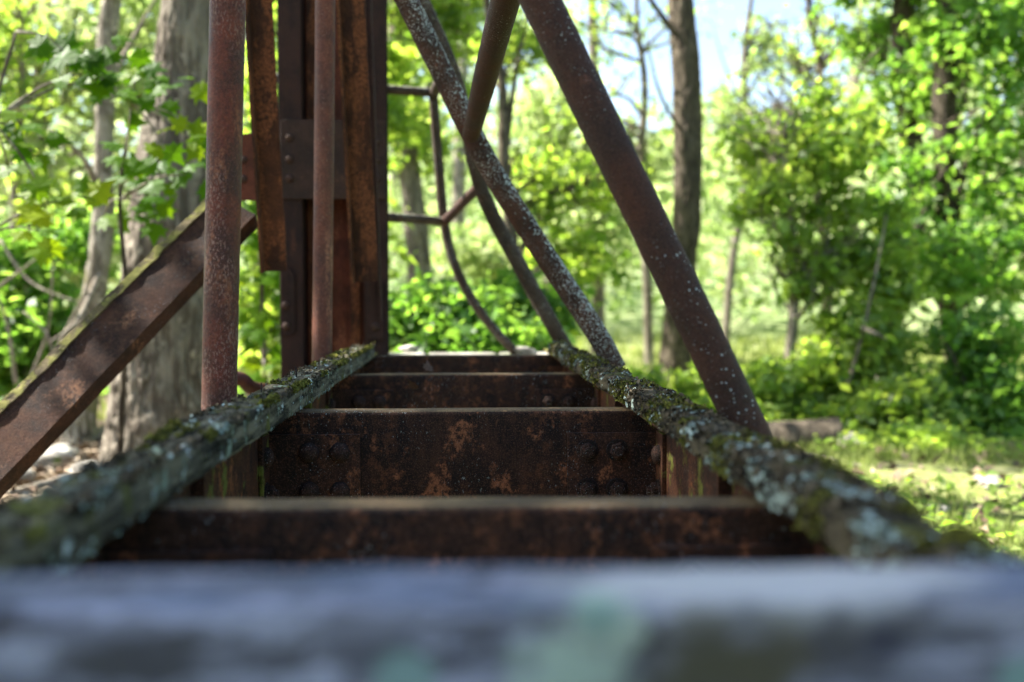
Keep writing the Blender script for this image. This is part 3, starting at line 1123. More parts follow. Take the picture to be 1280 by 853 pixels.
# ---- T2: big grey trunk on the left, crown above the frame shading the bridge
Y2 = 6.9
p0 = W(196, 600, Y2)
t2 = thing('large_tree', (p0.x, p0.y, gz(p0.x, p0.y)), 'large leaning tree with broad grey furrowed trunk behind the mossy diagonal', 'tree')
k2 = Y2 / F
trunk(t2, [W(190, 640, Y2), W(196, 570, Y2), W(206, 420, Y2), W(214, 260, Y2), W(232, 90, Y2), W(246, -40, Y2), W(262, -260, Y2), W(230, -560, Y2)],
      [80 * k2, 60 * k2, 54 * k2, 45 * k2, 35 * k2, 32 * k2, 28 * k2, 18 * k2], M['bark_grey'], 40, 130, .07, seed=3, rs=4)
lp = W(255, -160, Y2)
for (ex, ey, ez, r0) in ((-1.2, 5.4, 7.4, .085), (-.4, 7.8, 8.2, .08), (-2.2, 8.2, 8.8, .075), (-.2, 6.2, 8.6, .07)):
    e = Vector((ex, ey, ez))
    trunk(t2, [lp, lp.lerp(e, .45) + Vector((0, 0, .5)), e], [r0, r0 * .7, r0 * .25], M['bark_grey'], 12, 24, .08, 'branch')
crown('crown', [((-1.2, 5.8, 7.9), (1.7, 1.5, 1.0), 2.5), ((-1.0, 7.8, 8.8), (1.8, 1.6, 1.1), 2), ((-.1, 6.4, 8.4), (1.4, 1.4, 1.0), 1.6)], 6000, .13, M['lf_mid'], t2, 5, .42, 40)
# ---- tree outside the frame at the left whose crown shades the bridge
ts = thing('shade_tree', (-5.9, 2.0, gz(-5.9, 2.0)), 'broad leafy tree left of the bridge whose crown hangs over and shades it', 'tree')
trunk(ts, [Vector((-5.9, 2.0, -.2)), Vector((-5.8, 2.1, 2)), Vector((-5.9, 2.3, 4.4)), Vector((-5.6, 2.4, 7.6))], [.30, .24, .20, .10], M['bark_grey'], 24, 60, .08, seed=6)
for (ex, ey, ez, r0) in ((-3.2, 1.4, 6.6, .08), (-3.6, 3.8, 6.8, .085), (-5.0, 4.9, 7.2, .08), (-7.2, 3.4, 7.4, .07), (-4.6, .2, 7.2, .07), (-7.0, .8, 7.6, .07)):
    e = Vector((ex, ey, ez))
    a_ = Vector((-5.9, 2.3, 4.4))
    trunk(ts, [a_, a_.lerp(e, .5) + Vector((0, 0, .4)), e], [r0, r0 * .7, r0 * .25], M['bark_grey'], 12, 24, .08, 'branch')
crown('crown', [((-4.9, 3.0, 7.2), (1.9, 1.5, 1.2), 4.6), ((-3.6, 2.6, 6.5), (1.5, 1.7, .9), 3.6), ((-5.4, 4.7, 7.4), (1.5, 1.1, 1.1), 2.6), ((-6.4, 2.6, 8.2), (1.6, 1.7, 1.1), 3.0),
                ((-4.4, .8, 6.8), (1.6, 1.3, 1.0), 3.0), ((-6.2, .4, 7.4), (1.5, 1.4, 1.0), 2.2), ((-3.4, 4.4, 6.9), (1.2, 1.0, .8), 1.4)], 12500, .13, M['lf_mid'], ts, 15, .36, 40)

# ---- T1: slender pale trunk, broken base
Y1 = 8.6
p0 = W(95, 575, Y1)
t1 = thing('slender_tree', (p0.x, p0.y, gz(p0.x, p0.y)), 'slender crooked tree with sunlit pale bark and hollow base, left of the large grey trunk', 'tree')
k1 = Y1 / F
trunk(t1, px_path([(90, 590, Y1), (100, 540, Y1), (112, 420, Y1), (128, 290, Y1), (130, 190, Y1), (134, 60, Y1), (140, -60, Y1), (120, -300, Y1)]),
      [27 * k1, 17 * k1, 13 * k1, 12 * k1, 10.5 * k1, 11.5 * k1, 10 * k1, 7 * k1], M['bark_pale'], 22, 90, .12, seed=8)
for pts_ in ([(128, 250, Y1), (105, 200, 8.3), (62, 160, 8.0)], [(131, 120, Y1), (160, 60, 8.8), (205, -20, 9)], [(130, 330, Y1), (98, 400, 8.3), (60, 430, 8.1)]):
    trunk(t1, px_path(pts_), [.035, .022, .008], M['bark_white'], 8, 18, .05, 'branch')
crown('crown', [((-3.0, 10, 8.4), (1.6, 1.6, 1.5), 4), ((-2.2, 11.4, 7.8), (1.6, 1.6, 1.4), 3), ((-3.4, 9.0, 6.4), (.8, .8, .6), .5)], 4200, .12, M['lf_bright'], t1, 11, .4, 34)


# ---- generic background trees
def btree(name, label, tr_pts, tr_r, bark_m, blobs, n, size, leaf_m, branches=(), seed=0, clump=.32, per=36, group=None, up=.45, shell=.5):
    p = px_path(tr_pts)
    base = p[0]
    root = thing(name, (base.x, base.y, gz(base.x, base.y)), label, 'tree', group)
    p = [Vector((base.x, base.y, gz(base.x, base.y) - .1))] + p[1:] if abs(p[0].z) < .8 else [Vector((base.x, base.y, -.1))] + p
    kk = tr_pts[0][2] / F
    trunk(root, p, [r * kk for r in tr_r], M[bark_m], 16, 60, .08, seed=seed)
    for pts_, r in branches:
        trunk(root, px_path(pts_), [r, r * .65, r * .25], M[bark_m], 8, 18, .06, 'branch')
    if blobs:
        crown('crown', [B(*b) for b in blobs], n, size, M[leaf_m], root, seed + 100, clump, per, up=up, shell=shell)
        twigs(root, [B(*b) for b in blobs], p[1:], M['bark_brown' if bark_m == 'bark_dark' else bark_m], (3 if size < .105 and n < 900 else 9) * len(blobs), seed)
    return root


def twigs(root, bl, axis, mat, n, seed):
    """thin limbs from the stem out through the crown, forked once; too fine to pick apart"""
    rs = random.Random(seed)
    ax = spline(axis, 30)
    Vs, Fs, k = [], [], 0

    def add(pts, rad):
        nonlocal k, Fs
        V, q = tube(pts, rad, 5, 8)
        Vs.append(V)
        Fs += [tuple(i + k for i in f) for f in q]
        k += len(V)
    for _ in range(n):
        c, r, _w = rs.choice(bl)
        e = Vector([c[i] + rs.uniform(-.8, .8) * r[i] for i in range(3)])
        a = min(ax, key=lambda q_: (q_ - e).length + abs(q_.z - (e.z - .5)) + rs.uniform(0, .5))
        mid = a.lerp(e, .5) + Vector((rs.uniform(-.15, .15), rs.uniform(-.15, .15), rs.uniform(-.05, .25)))
        R_ = rs.uniform(.010, .022) * (1 + (e.y > 15))
        add([a, mid, e], [R_, R_ * .7, R_ * .3])
        for _j in range(2):
            f = mid.lerp(e, rs.uniform(0, .5))
            g = f + Vector((rs.uniform(-.5, .5), rs.uniform(-.4, .4), rs.uniform(.1, .6)))
            add([f, f.lerp(g, .5), g], [R_ * .5, R_ * .4, R_ * .2])
    link('twigs', mesh('twigs', np.vstack(Vs), Fs, mat, smooth=True), root, kind='stuff')


# T5: tall tree centre right, thick bare trunk
btree('tall_tree', 'tall bare trunk of brown bark standing in the meadow gap right of the sloping pipe', [(842, 505, 12.5), (846, 420, 12.5), (856, 300, 12.5), (860, 200, 12.5), (857, 80, 12.5), (850, -10, 12.5), (836, -260, 12.5)],
      [23, 18, 15, 16, 17, 16, 14, 10], 'bark_brown', [(940, -250, 13, 110, 80), (880, -400, 12.5, 150, 90)], 4000, .13, 'lf_bright',
      [([(858, 60, 12.5), (820, 10, 12.3), (775, -60, 12)], .05), ([(862, 180, 12.5), (826, 120, 12), (806, 40, 11.8)], .028), ([(852, 0, 12.5), (900, -60, 12.7), (950, -160, 13)], .06)], seed=21)
# T3 pale trunk right behind post
btree('pale_tree', 'pale tree trunk seen between the riveted post and the bent railing rods', [(530, 425, 14), (527, 380, 14), (516, 250, 14), (500, 120, 14), (497, 0, 14), (490, -220, 14)],
      [19, 15, 13, 12, 11, 8], 'bark_grey', [(560, 40, 14, 70, 75), (500, -40, 14, 100, 70), (520, 170, 14, 45, 60), (640, -120, 14, 100, 60)], 6500, .13, 'lf_bright',
      [([(505, 160, 14), (545, 90, 13.8), (590, 40, 13.6)], .04)], seed=22)
# T4 forked sapling
btree('forked_sapling', 'thin forked sapling with dark stem left of the brown sloping pipe', [(660, 470, 10.5), (655, 400, 10.5), (640, 300, 10.5), (630, 200, 10.5), (628, 110, 10.5), (612, 20, 10.5), (600, -60, 10.5)],
      [8, 7.5, 7, 7, 5.5, 5, 3], 'bark_brown', [(720, 330, 11, 60, 50), (680, 230, 11, 50, 60), (740, 230, 11.5, 60, 50), (700, 390, 10.5, 40, 25), (640, 60, 11, 60, 40)], 2300, .11, 'lf_bright',
      [([(632, 190, 10.5), (645, 90, 10.5), (662, 20, 10.5)], .036), ([(636, 260, 10.5), (690, 240, 10.7), (740, 225, 11)], .02)], seed=23, clump=.26)
# T6 right edge big leafy tree with dark trunk
btree('leafy_tree', 'dark trunked leafy tree filling the right edge, its crown reaching over the gap', [(1215, 545, 10.8), (1205, 480, 10.8), (1188, 380, 10.8), (1186, 260, 10.8), (1180, 120, 10.8), (1190, -80, 10.8)],
      [20, 16, 14, 14, 13, 10], 'bark_dark', [(1255, 60, 10.5, 80, 80), (1190, 40, 11, 70, 60), (1240, 190, 10.5, 80, 70), (1275, 300, 10.5, 70, 80), (1130, 250, 10.8, 60, 60), (1195, 330, 10.2, 70, 60), (1150, -70, 11, 140, 60)],
      9000, .105, 'lf_mid', [([(1186, 200, 10.8), (1140, 300, 10.4), (1096, 420, 10)], .045), ([(1188, 300, 10.8), (1215, 180, 10.5), (1260, 100, 10.3)], .04)], seed=24, clump=.27)
# T8: another trunk at 1130 top
btree('leaning_tree', 'dark leaning trunk rising out of the foliage near the upper right corner', [(1105, 470, 12), (1120, 380, 12), (1145, 260, 12), (1136, 150, 12), (1128, 60, 12), (1134, -60, 12)],
      [11, 11, 12, 13, 13, 12], 'bark_dark', [(1150, 110, 12, 70, 60), (1100, 50, 12.4, 60, 45), (1200, -40, 12, 120, 60), (1070, -50, 12.5, 80, 50)], 4300, .11, 'lf_mid',
      [([(1136, 160, 12), (1160, 230, 11.8), (1230, 60, 11.6)], .04)], seed=25, clump=.26)
# T7 pale thin trunk at 990 with light crown
btree('young_tree', 'young tree with thin pale stem and airy green crown right of the meadow', [(982, 505, 9.6), (986, 460, 9.6), (992, 390, 9.6), (990, 330, 9.6), (985, 250, 9.6), (975, 160, 9.6)],
      [7, 6.5, 6, 5, 4.5, 3], 'bark_white', [(1010, 200, 9.6, 80, 60), (960, 270, 9.4, 50, 40), (1060, 290, 9.8, 80, 50), (1010, 150, 9.8, 50, 40), (1050, 190, 10, 60, 60), (1010, 340, 9.6, 60, 35), (940, 180, 10, 35, 40)],
      5600, .095, 'lf_bright', [([(990, 360, 9.6), (1030, 330, 9.5), (1080, 290, 9.4)], .018), ([(988, 300, 9.6), (950, 262, 9.5), (925, 240, 9.4)], .014)], seed=26, clump=.22, up=.5)
# green tree seen left, between pipe and post
btree('green_tree', 'bright green tree seen through the gap between the near pipe and the riveted post', [(380, 520, 9.5), (372, 400, 9.5), (366, 250, 9.5), (372, 100, 9.5), (380, -60, 9.5)],
      [10, 9, 8, 7, 5], 'bark_brown', [(330, 380, 9, 40, 60), (330, 270, 9, 40, 60), (350, 120, 9.5, 50, 80), (370, 10, 9.5, 60, 60), (470, 120, 10, 40, 80), (420, 300, 10, 70, 60), (335, 440, 9, 36, 30)], 6500, .11, 'lf_bright', seed=27, clump=.25)
# light trees on the far left, thin crowns
btree('yellow_green_tree', 'airy yellow green tree behind the two trunks at the far left', [(40, 520, 15), (36, 350, 15), (48, 150, 15), (60, -60, 15)],
      [12, 10, 9, 7], 'bark_grey', [(60, 60, 15, 110, 80), (170, 130, 15, 70, 80), (20, 200, 15, 80, 60), (180, 10, 15, 90, 60), (180, 260, 14, 60, 60), (90, 330, 15, 60, 40)], 6000, .15, 'lf_pale', seed=28, clump=.40, per=28)
btree('sapling', 'thin grey sapling left of the crooked trunk at the far left', [(22, 560, 12), (30, 430, 12), (18, 250, 12), (28, 100, 12), (20, -40, 12)],
      [5, 5, 4.5, 4, 3], 'bark_white', [(20, 120, 12, 50, 60), (60, 240, 12, 50, 40), (-10, 30, 12, 60, 40)], 1500, .11, 'lf_bright', seed=29, clump=.3, per=24)
# mid trees closing the centre
btree('slim_tree', 'slim tree with light foliage behind the meadow, between the lichened pipe and the thick pipe', [(745, 425, 19), (748, 330, 19), (735, 200, 19), (742, 60, 19), (735, -60, 19)],
      [8, 7, 6, 6, 4], 'bark_grey', [(740, 300, 19, 60, 50), (700, 150, 19, 60, 60), (600, 330, 19, 70, 50), (790, 200, 19, 50, 50)], 5200, .16, 'lf_pale', seed=30, clump=.45, per=26)
btree('thin_tree', 'thin tree with sparse twigs against the sky right of the tall bare trunk', [(905, 430, 22), (915, 330, 22), (935, 200, 22), (930, 80, 22), (945, -40, 22)],
      [5, 5, 4.5, 4, 2], 'bark_grey', [(950, 190, 22, 60, 50), (900, 140, 22, 40, 40), (960, 60, 22, 40, 50)], 1500, .17, 'lf_pale',
      [([(930, 140, 22), (905, 80, 22), (890, 30, 22)], .03), ([(932, 120, 22), (965, 70, 22), (985, 10, 22)], .03)], seed=31, clump=.5, per=20)


bt = btree('budding_tree', 'tree of fine bare twigs against the sky, left of the tall bare trunk', [(812, 440, 17), (808, 330, 17), (800, 220, 17), (806, 110, 17), (796, 20, 17), (800, -80, 17)],
           [6, 5.5, 5, 4, 3, 2], 'bark_grey', [(780, 60, 17, 70, 60), (740, 140, 17, 50, 50), (820, 160, 17, 50, 50), (850, 20, 17, 50, 50), (730, 20, 17, 50, 40)], 800, .10, 'lf_bright', seed=33, clump=.5, per=12)
btree('wispy_tree', 'wispy tree with thin crown reaching into the sky gap right of the tall bare trunk', [(1030, 440, 16), (1034, 330, 16), (1020, 220, 16), (1026, 100, 16), (1010, 0, 16), (1020, -80, 16)],
      [7, 6, 5, 4, 3, 2], 'bark_brown', [(1000, 90, 16, 50, 50), (1050, 60, 16, 50, 50), (930, 150, 16, 40, 30)], 420, .11, 'lf_bright', seed=35, clump=.45, per=14)

# ---- shrubs
def shrub(label, blobs, n, size, mat, stems=(), seed=0, clump=.2, per=34, name='shrub', bark_m='bark_white', up=.5):
    bl = [B(*b) for b in blobs]
    c = bl[0][0]
    root = thing(name, (c[0], c[1], gz(c[0], c[1])), label, 'shrub')
    crown('foliage', bl, n, size, M[mat], root, seed, clump, per, up=up)
    for pts_, r in stems:
        trunk(root, px_path(pts_), [r, r * .8, r * .5, r * .3][:max(2, len(pts_))], M[bark_m], 8, 22, .06, 'branch', seed=seed)
    # a few stems from the ground
    rs = random.Random(seed)
    for b in bl[:3]:
        for _ in range(2):
            bx_, by_ = b[0][0] + rs.uniform(-.5, .5) * b[1][0], b[0][1] + rs.uniform(-.4, .4) * b[1][1]
            z0 = gz(bx_, by_) - .05
            trunk(root, [Vector((bx_, by_, z0)), Vector((bx_ + rs.uniform(-.2, .2), by_, (z0 + b[0][2]) / 2)), Vector((b[0][0] + rs.uniform(-.6, .6) * b[1][0], b[0][1], b[0][2] + .4 * b[1][2]))],
                  [.016, .012, .006], M[bark_m], 6, 14, .05, 'stem')
    return root


shrub('low dense green shrub beyond the end of the bridge, below the bent rods', [(570, 390, 8.6, 70, 36), (650, 385, 9, 55, 45), (520, 410, 8.4, 50, 28), (610, 425, 8.2, 90, 22)], 7000, .085, 'lf_dark', seed=41)
shrub('dark green shrub with bare pale twigs at the far left edge', [(20, 330, 9.6, 60, 60), (60, 400, 9.4, 60, 60), (10, 450, 9.2, 60, 50), (100, 300, 9.8, 40, 40)], 5200, .095, 'lf_mid',
      [([(8, 560, 8.6), (40, 470, 8.5), (62, 400, 8.4), (66, 300, 8.3)], .018), ([(40, 500, 8.6), (80, 420, 8.5), (112, 350, 8.4), (118, 300, 8.3)], .02), ([(-30, 380, 8.6), (10, 350, 8.5), (50, 320, 8.4)], .014),
       ([(0, 300, 8.6), (35, 350, 8.5), (80, 372, 8.4), (110, 380, 8.4)], .014), ([(20, 480, 8.5), (10, 410, 8.5), (-10, 350, 8.5)], .018), ([(70, 470, 8.4), (60, 420, 8.4), (30, 390, 8.5)], .014)], seed=42)
shrub('leafy green shrub behind the log, foot of the young tree', [(960, 490, 9.2, 50, 34), (1015, 480, 9.3, 50, 40), (910, 515, 9.4, 40, 20), (960, 530, 9, 70, 18)], 4200, .085, 'lf_bright', seed=43)
shrub('broad green shrub with leaning bleached branch right of the log', [(1080, 440, 9.2, 60, 70), (1130, 500, 8.8, 70, 50), (1060, 530, 8.8, 60, 34), (1110, 350, 9.6, 50, 50)], 6500, .085, 'lf_bright',
      [([(1040, 540, 8.9), (1072, 440, 8.9), (1095, 340, 9.0), (1108, 270, 9.1)], .026), ([(1078, 410, 8.8), (1092, 416, 8.6), (1108, 424, 8.6)], .024), ([(1108, 560, 8.4), (1112, 520, 8.5), (1095, 470, 8.7)], .014)], seed=44, bark_m='bark_grey')
shrub('bushy green shrub in the shade at the right edge with brown stems', [(1220, 430, 9.2, 60, 60), (1260, 500, 8.8, 60, 50), (1190, 520, 8.8, 50, 45), (1240, 560, 8.5, 70, 26)], 6000, .085, 'lf_mid',
      [([(1215, 540, 8.8), (1206, 480, 8.9), (1178, 420, 9.0)], .02)], seed=45, bark_m='bark_brown')
shrub('small yellow green shrub at the grass edge below the dark trunk', [(1150, 560, 7.9, 46, 26), (1090, 565, 8, 30, 20), (1200, 580, 7.7, 40, 18)], 3200, .075, 'lf_bright', seed=46)
shrub('bright shrub catching the sun at the foot of the tall bare trunk', [(880, 492, 11, 36, 22), (800, 478, 11, 36, 12)], 1100, .10, 'lf_bright', seed=47)


# ---- maple saplings with individual leaves (left, near)
def maple_leaf_mesh(mat, tint, seed):
    r = random.Random(seed)
    pts = [(0, 0), (.16, .05), (.30, -.02), (.27, .16), (.50, .24), (.34, .36), (.44, .62), (.24, .52), (.16, .60), (.10, .74), (0, 1.0)]
    L = [(x, y) for x, y in pts] + [(-x * r.uniform(.9, 1.05), y) for x, y in reversed(pts[1:-1])]
    V = [(0, .38, 0)]
    for x, y in L:
        V.append((x, y, -.22 * abs(x) - .28 * max(0, y - .45) ** 1.2 + r.uniform(-.02, .02)))
    Fs = [(0, 1 + k, 1 + (k + 1) % len(L)) for k in range(len(L))]
    me = mesh('maple_leaf', np.array(V), Fs, mat, attr=[tint] * len(Fs))
    return me


MAPLES = [maple_leaf_mesh(M['lf_maple'], t, i) for i, t in enumerate((.0, .15, .3, .45, .6, .8, 1.0))]


def sapling(label, stem, clusters, seed):
    rs = random.Random(seed)
    sp = px_path(stem)
    base = sp[0]
    root = thing('maple_sapling', (base.x, base.y, gz(base.x, base.y)), label, 'sapling')
    V, q = tube([Vector((base.x, base.y, gz(base.x, base.y) - .05))] + sp, [.022, .02, .016, .012, .006], 8, 40, .06, 8, seed)
    link('stem', mesh('stem', V, q, M['bark_brown'], smooth=True), root)
    for (px, py, Y, spread, cnt, yell) in clusters:
        c = W(px, py, Y)
        # twig from the stem
        a = min(sp, key=lambda p: (p - c).length + rs.uniform(0, .3))
        V, q = tube([a, a.lerp(c, .55) + Vector((0, 0, .04)), c], [.008, .006, .003], 6, 14, .05, 10, seed)
        link('twig', mesh('twig', V, q, M['bark_pale'], smooth=True), root)
        k = Y / F
        for _ in range(cnt):
            p = c + Vector((rs.gauss(0, 1) * spread * k, rs.gauss(0, .12), rs.gauss(0, .62) * spread * k))
            s = rs.uniform(.105, .165)
            me = MAPLES[min(6, max(0, int(rs.gauss(2 + 4 * yell, 1.3))))]
            rot = (Euler((rs.uniform(.2, 1.5), rs.uniform(-.5, .5), 0)).to_matrix() @ Euler((0, 0, rs.uniform(0, 6.28))).to_matrix()).to_euler().to_matrix().to_4x4()
            link('leaf', me, root, Matrix.Translation(p) @ rot @ Matrix.Diagonal((s, s, s, 1)))
    return root


sapling('maple sapling at the far left with drooping bright green lobed leaves', [(-60, 520, 4.9), (-30, 300, 4.9), (-10, 150, 4.9), (20, 40, 4.9)],
        [(85, 68, 4.9, 20, 8, 0), (112, 90, 4.9, 22, 9, .1), (130, 98, 4.9, 14, 4, .1), (30, 160, 5.0, 24, 8, 0), (8, 150, 4.8, 18, 5, .2), (40, 190, 5, 16, 4, .1),
         (65, 262, 4.8, 24, 8, .6), (50, 290, 4.8, 16, 4, .9), (92, 250, 4.9, 14, 4, .7), (15, 230, 5.1, 18, 4, .4)], 51)
sapling('maple sapling with bright leaves hanging in front of the large grey trunk', [(150, 560, 5.7), (158, 380, 5.6), (150, 250, 5.6), (165, 130, 5.6)],
        [(170, 92, 5.6, 22, 7, .8), (210, 98, 5.5, 18, 5, .3), (200, 122, 5.5, 16, 5, .1), (158, 128, 5.6, 18, 6, .3), (235, 175, 5.4, 16, 5, .7), (246, 165, 5.4, 10, 3, .8),
         (158, 196, 5.5, 18, 5, .2), (212, 200, 5.4, 22, 8, .3), (232, 218, 5.4, 18, 6, .3), (180, 245, 5.5, 18, 7, .1), (184, 268, 5.5, 12, 4, .1), (160, 225, 5.6, 16, 5, .2), (130, 270, 5.6, 14, 3, .8)], 52)
sapling('maple sapling with hanging leaves between the near pipe and the riveted post', [(338, 560, 6.3), (330, 450, 6.2), (326, 330, 6.2), (320, 260, 6.2)],
        [(320, 300, 6.2, 14, 8, .4), (335, 350, 6.2, 14, 8, .3), (318, 400, 6.2, 16, 9, .3), (338, 440, 6.2, 14, 8, .5), (312, 350, 6.3, 12, 6, .7), (310, 275, 6.2, 8, 4, .3), (330, 470, 6.1, 14, 6, .6)], 53)

# ---- the far woods: one mass with its trunks
def far_woods():
    r = np.random.default_rng(77)
    n = 3300
    px = r.uniform(-420, 1750, n)
    Y = r.uniform(26, 62, n)
    top = np.where(px < 430, -160, np.where(px < 700, 10, np.where(px < 1050, 165, -60))).astype(float)
    top += fbm(np.stack([px / 60, px * 0, px * 0], 1), 5, 3) * 60
    py = top + (400 - top) * r.random(n) ** .85
    c = np.array([tuple(W(a, b, y)) for a, b, y in zip(px, py, Y)])
    P, T = [], []
    for j in range(n):
        m_ = r.integers(14, 34)
        P.append(c[j] + r.normal(size=(m_, 3)) * np.array([.8, .8, .5]))
        T.append(np.clip(r.random() * .7 + r.random(m_) * .3, 0, 1))
    P = np.vstack(P)
    T = np.concatenate(T)
    ok = P[:, 2] > .3 + hill(P[:, 0], P[:, 1])
    V, q = leaf_quads(P[ok], .30, .35, 9)
    link('far_woodland_foliage', mesh('far_woodland_foliage', V, q, M['lf_pale'], attr=T[ok]), kind='stuff')
    Vs, Fs = [], []
    k = 0
    for j in range(70):
        a = r.uniform(-300, 1600)
        y = r.uniform(24, 58)
        if 760 < a < 960 and y < 45:
            continue
        p = W(a, 395, y)
        g0 = gz(p.x, p.y)
        hgt = r.uniform(7, 14) if not (700 < a < 1050) else r.uniform(3, 7)
        V_, q_ = tube([Vector((p.x, p.y, g0 - .2)), Vector((p.x + r.uniform(-.4, .4), p.y, g0 + hgt * .5)), Vector((p.x + r.uniform(-1, 1), p.y, g0 + hgt))],
                      [.22, .15, .04], 7, 12, .1, 2, j)
        Vs.append(V_)
        Fs += [tuple(i + k for i in f) for f in q_]
        k += len(V_)
        for b_ in range(4):
            h0 = hgt * r.uniform(.3, .8)
            s_ = Vector((p.x, p.y, g0 + h0))
            e_ = s_ + Vector((r.uniform(-2, 2), r.uniform(-1, 1), r.uniform(.8, 2.4)))
            V_, q_ = tube([s_, s_.lerp(e_, .5) + Vector((0, 0, -.15)), e_], [.06, .04, .015], 5, 7)
            Vs.append(V_)
            Fs += [tuple(i + k for i in f) for f in q_]
            k += len(V_)
    link('far_woodland_trunks', mesh('far_woodland_trunks', np.vstack(Vs), Fs, M['bark_pale'], smooth=True), kind='stuff')


far_woods()

# ---- woods behind and beside the camera, so the place goes on (and reflects green light)
def side_woods():
    r = np.random.default_rng(78)
    P, T = [], []
    for j in range(420):
        a = r.uniform(0, 2 * PI)
        d = r.uniform(16, 34)
        x, y = d * math.cos(a), d * math.sin(a)
        if y > 8 and abs(x) < y * .75:
            continue
        # keep the sun's path to the meadow open
        c = np.array([x, y, r.uniform(.8, 8)])
        m_ = r.integers(16, 34)
        P.append(c + r.normal(size=(m_, 3)) * np.array([1.0, 1.0, .8]))
        T.append(r.random(m_))
    P = np.vstack(P)
    T = np.concatenate(T)
    V, q = leaf_quads(P, .45, .35, 19)
    link('surrounding_woodland_foliage', mesh('surrounding_woodland_foliage', V, q, M['lf_mid'], attr=T), kind='stuff')


side_woods()

# ---- grass
m = NT('grass_blade')
at = m.n('ShaderNodeAttribute', attribute_name='tint').outputs['Fac']
col = m.mix(at, (.11, .16, .035), (.29, .32, .12))
d = m.n('ShaderNodeBsdfDiffuse', {'Color': col})
t = m.n('ShaderNodeBsdfTranslucent', {'Color': m.mix(at, (.12, .2, .03), (.4, .44, .12))})
mx = m.n('ShaderNodeMixShader', {0: .45, 1: d.outputs[0], 2: t.outputs[0]})
m.t.links.new(mx.outputs[0], m.out.inputs[0])
M['grass'] = m.m


def grass():
    r = np.random.default_rng(5)
    n1_, n2_ = 70000, 42000
    x = np.concatenate([r.uniform(.9, 9, n1_), r.uniform(-4, 22, n2_)])
    y = np.concatenate([r.uniform(3, 10, n1_), r.uniform(9, 45, n2_)])
    P = np.stack([x, y, x * 0], 1)
    dens = fbm(P * np.array([1.3, 1.3, 1]), 44, 3)
    ok = dens > -.28 + .25 * r.random(len(x))
    P = P[ok]
    dens = dens[ok]
    R = np.hypot(P[:, 0], P[:, 1])
    z = fbm(P * np.array([.5, .5, 1]), 90, 4) * .07 * np.clip(R / 4, 0, 1) + fbm(P * np.array([.12, .12, 1]), 95, 3) * .22 * np.clip((R - 4) / 12, 0, 1)
    n = len(P)
    a = r.uniform(0, 2 * PI, n)
    far = P[:, 1] > 10
    h = np.where(far, r.uniform(.12, .34, n), r.uniform(.05, .14, n))
    w = np.where(far, .030, .009)
    lean = r.uniform(.1, .7, n) * h
    d = np.stack([np.cos(a), np.sin(a), a * 0], 1)
    s = np.stack([-np.sin(a), np.cos(a), a * 0], 1) * w[:, None]
    base = P.copy()
    base[:, 2] = z - .01
    V = np.empty((n, 3, 3))
    V[:, 0] = base - s
    V[:, 1] = base + s
    V[:, 2] = base + d * lean[:, None]
    V[:, 2, 2] += h
    link('grass', mesh('grass', V.reshape(-1, 3), np.arange(3 * n).reshape(n, 3), M['grass'], attr=np.clip(.5 + dens * .6 + r.normal(size=n) * .2, 0, 1)), kind='stuff')
    # low broad-leaved ground cover
    n = 9000
    x = r.uniform(.8, 8, n)
    y = r.uniform(3.5, 12, n)
    P = np.stack([x, y, x * 0], 1)
    ok = fbm(P * np.array([.9, .9, 1]), 54, 3) > .02
    P = P[ok]
    P[:, 2] = .04 + r.random(len(P)) * .10
    V, q = leaf_quads(P, .06, .7, 3)
    link('ground_cover', mesh('ground_cover', V, q, M['lf_bright'], attr=r.random(len(P))), kind='stuff')
    n = 5200
    x = r.uniform(-9, -.3, n)
    y = r.uniform(8.6, 17, n)
    P = np.stack([x, y, x * 0], 1)
    ok = fbm(P * np.array([.9, .9, 1]), 58, 3) > .10
    P = P[ok]
    P[:, 2] = .05 + r.random(len(P)) * .16
    V, q = leaf_quads(P, .08, .6, 4)
    link('ground_cover', mesh('ground_cover', V, q, M['lf_mid'], attr=r.random(len(P))), kind='stuff')


grass()

# ---- leaf litter, twigs, stones
M['litter'] = None
m = NT('dead_leaf')
at = m.n('ShaderNodeAttribute', attribute_name='tint').outputs['Fac']
M['litter'] = m.finish(m.mix(at, (.08, .045, .028), (.30, .235, .16)), .8, .2)


def litter():
    r = np.random.default_rng(15)
    n = 11000
    x = np.concatenate([r.uniform(-7, -.7, n), r.uniform(.8, 8, 2500)])
    y = np.concatenate([r.uniform(3.2, 13, n), r.uniform(4, 11, 2500)])
    P = np.stack([x, y, x * 0], 1)
    R = np.hypot(x, y)
    P[:, 2] = fbm(P * np.array([.5, .5, 1]), 90, 4) * .07 * np.clip(R / 4, 0, 1) + fbm(P * np.array([.12, .12, 1]), 95, 3) * .22 * np.clip((R - 4) / 12, 0, 1) + .012 + r.random(len(x)) * .03
    V, q = leaf_quads(P, .075, .6, 13, aspect=.6, fold=.2)
    link('leaf_litter', mesh('leaf_litter', V, q, M['litter'], attr=r.random(len(x))), kind='stuff')
    Vs, Fs, k = [], [], 0
    for j in range(320):
        px_, py_ = r.uniform(-6.5, -1), r.uniform(4.2, 10)
        a = r.uniform(0, PI)
        L = r.uniform(.15, .7)
        z = gz(px_, py_) + .03
        u = Vector((math.cos(a), math.sin(a), r.uniform(-.05, .2))) * L
        c = Vector((px_, py_, z))
        V_, q_ = tube([c - u * .5, c + Vector((0, 0, .02)), c + u * .5], [.012, .010, .006], 5, 6)
        Vs.append(V_)
        Fs += [tuple(i + k for i in f) for f in q_]
        k += len(V_)
    link('twig_litter', mesh('twig_litter', np.vstack(Vs), Fs, M['bark_white'], smooth=True), kind='stuff')


litter()

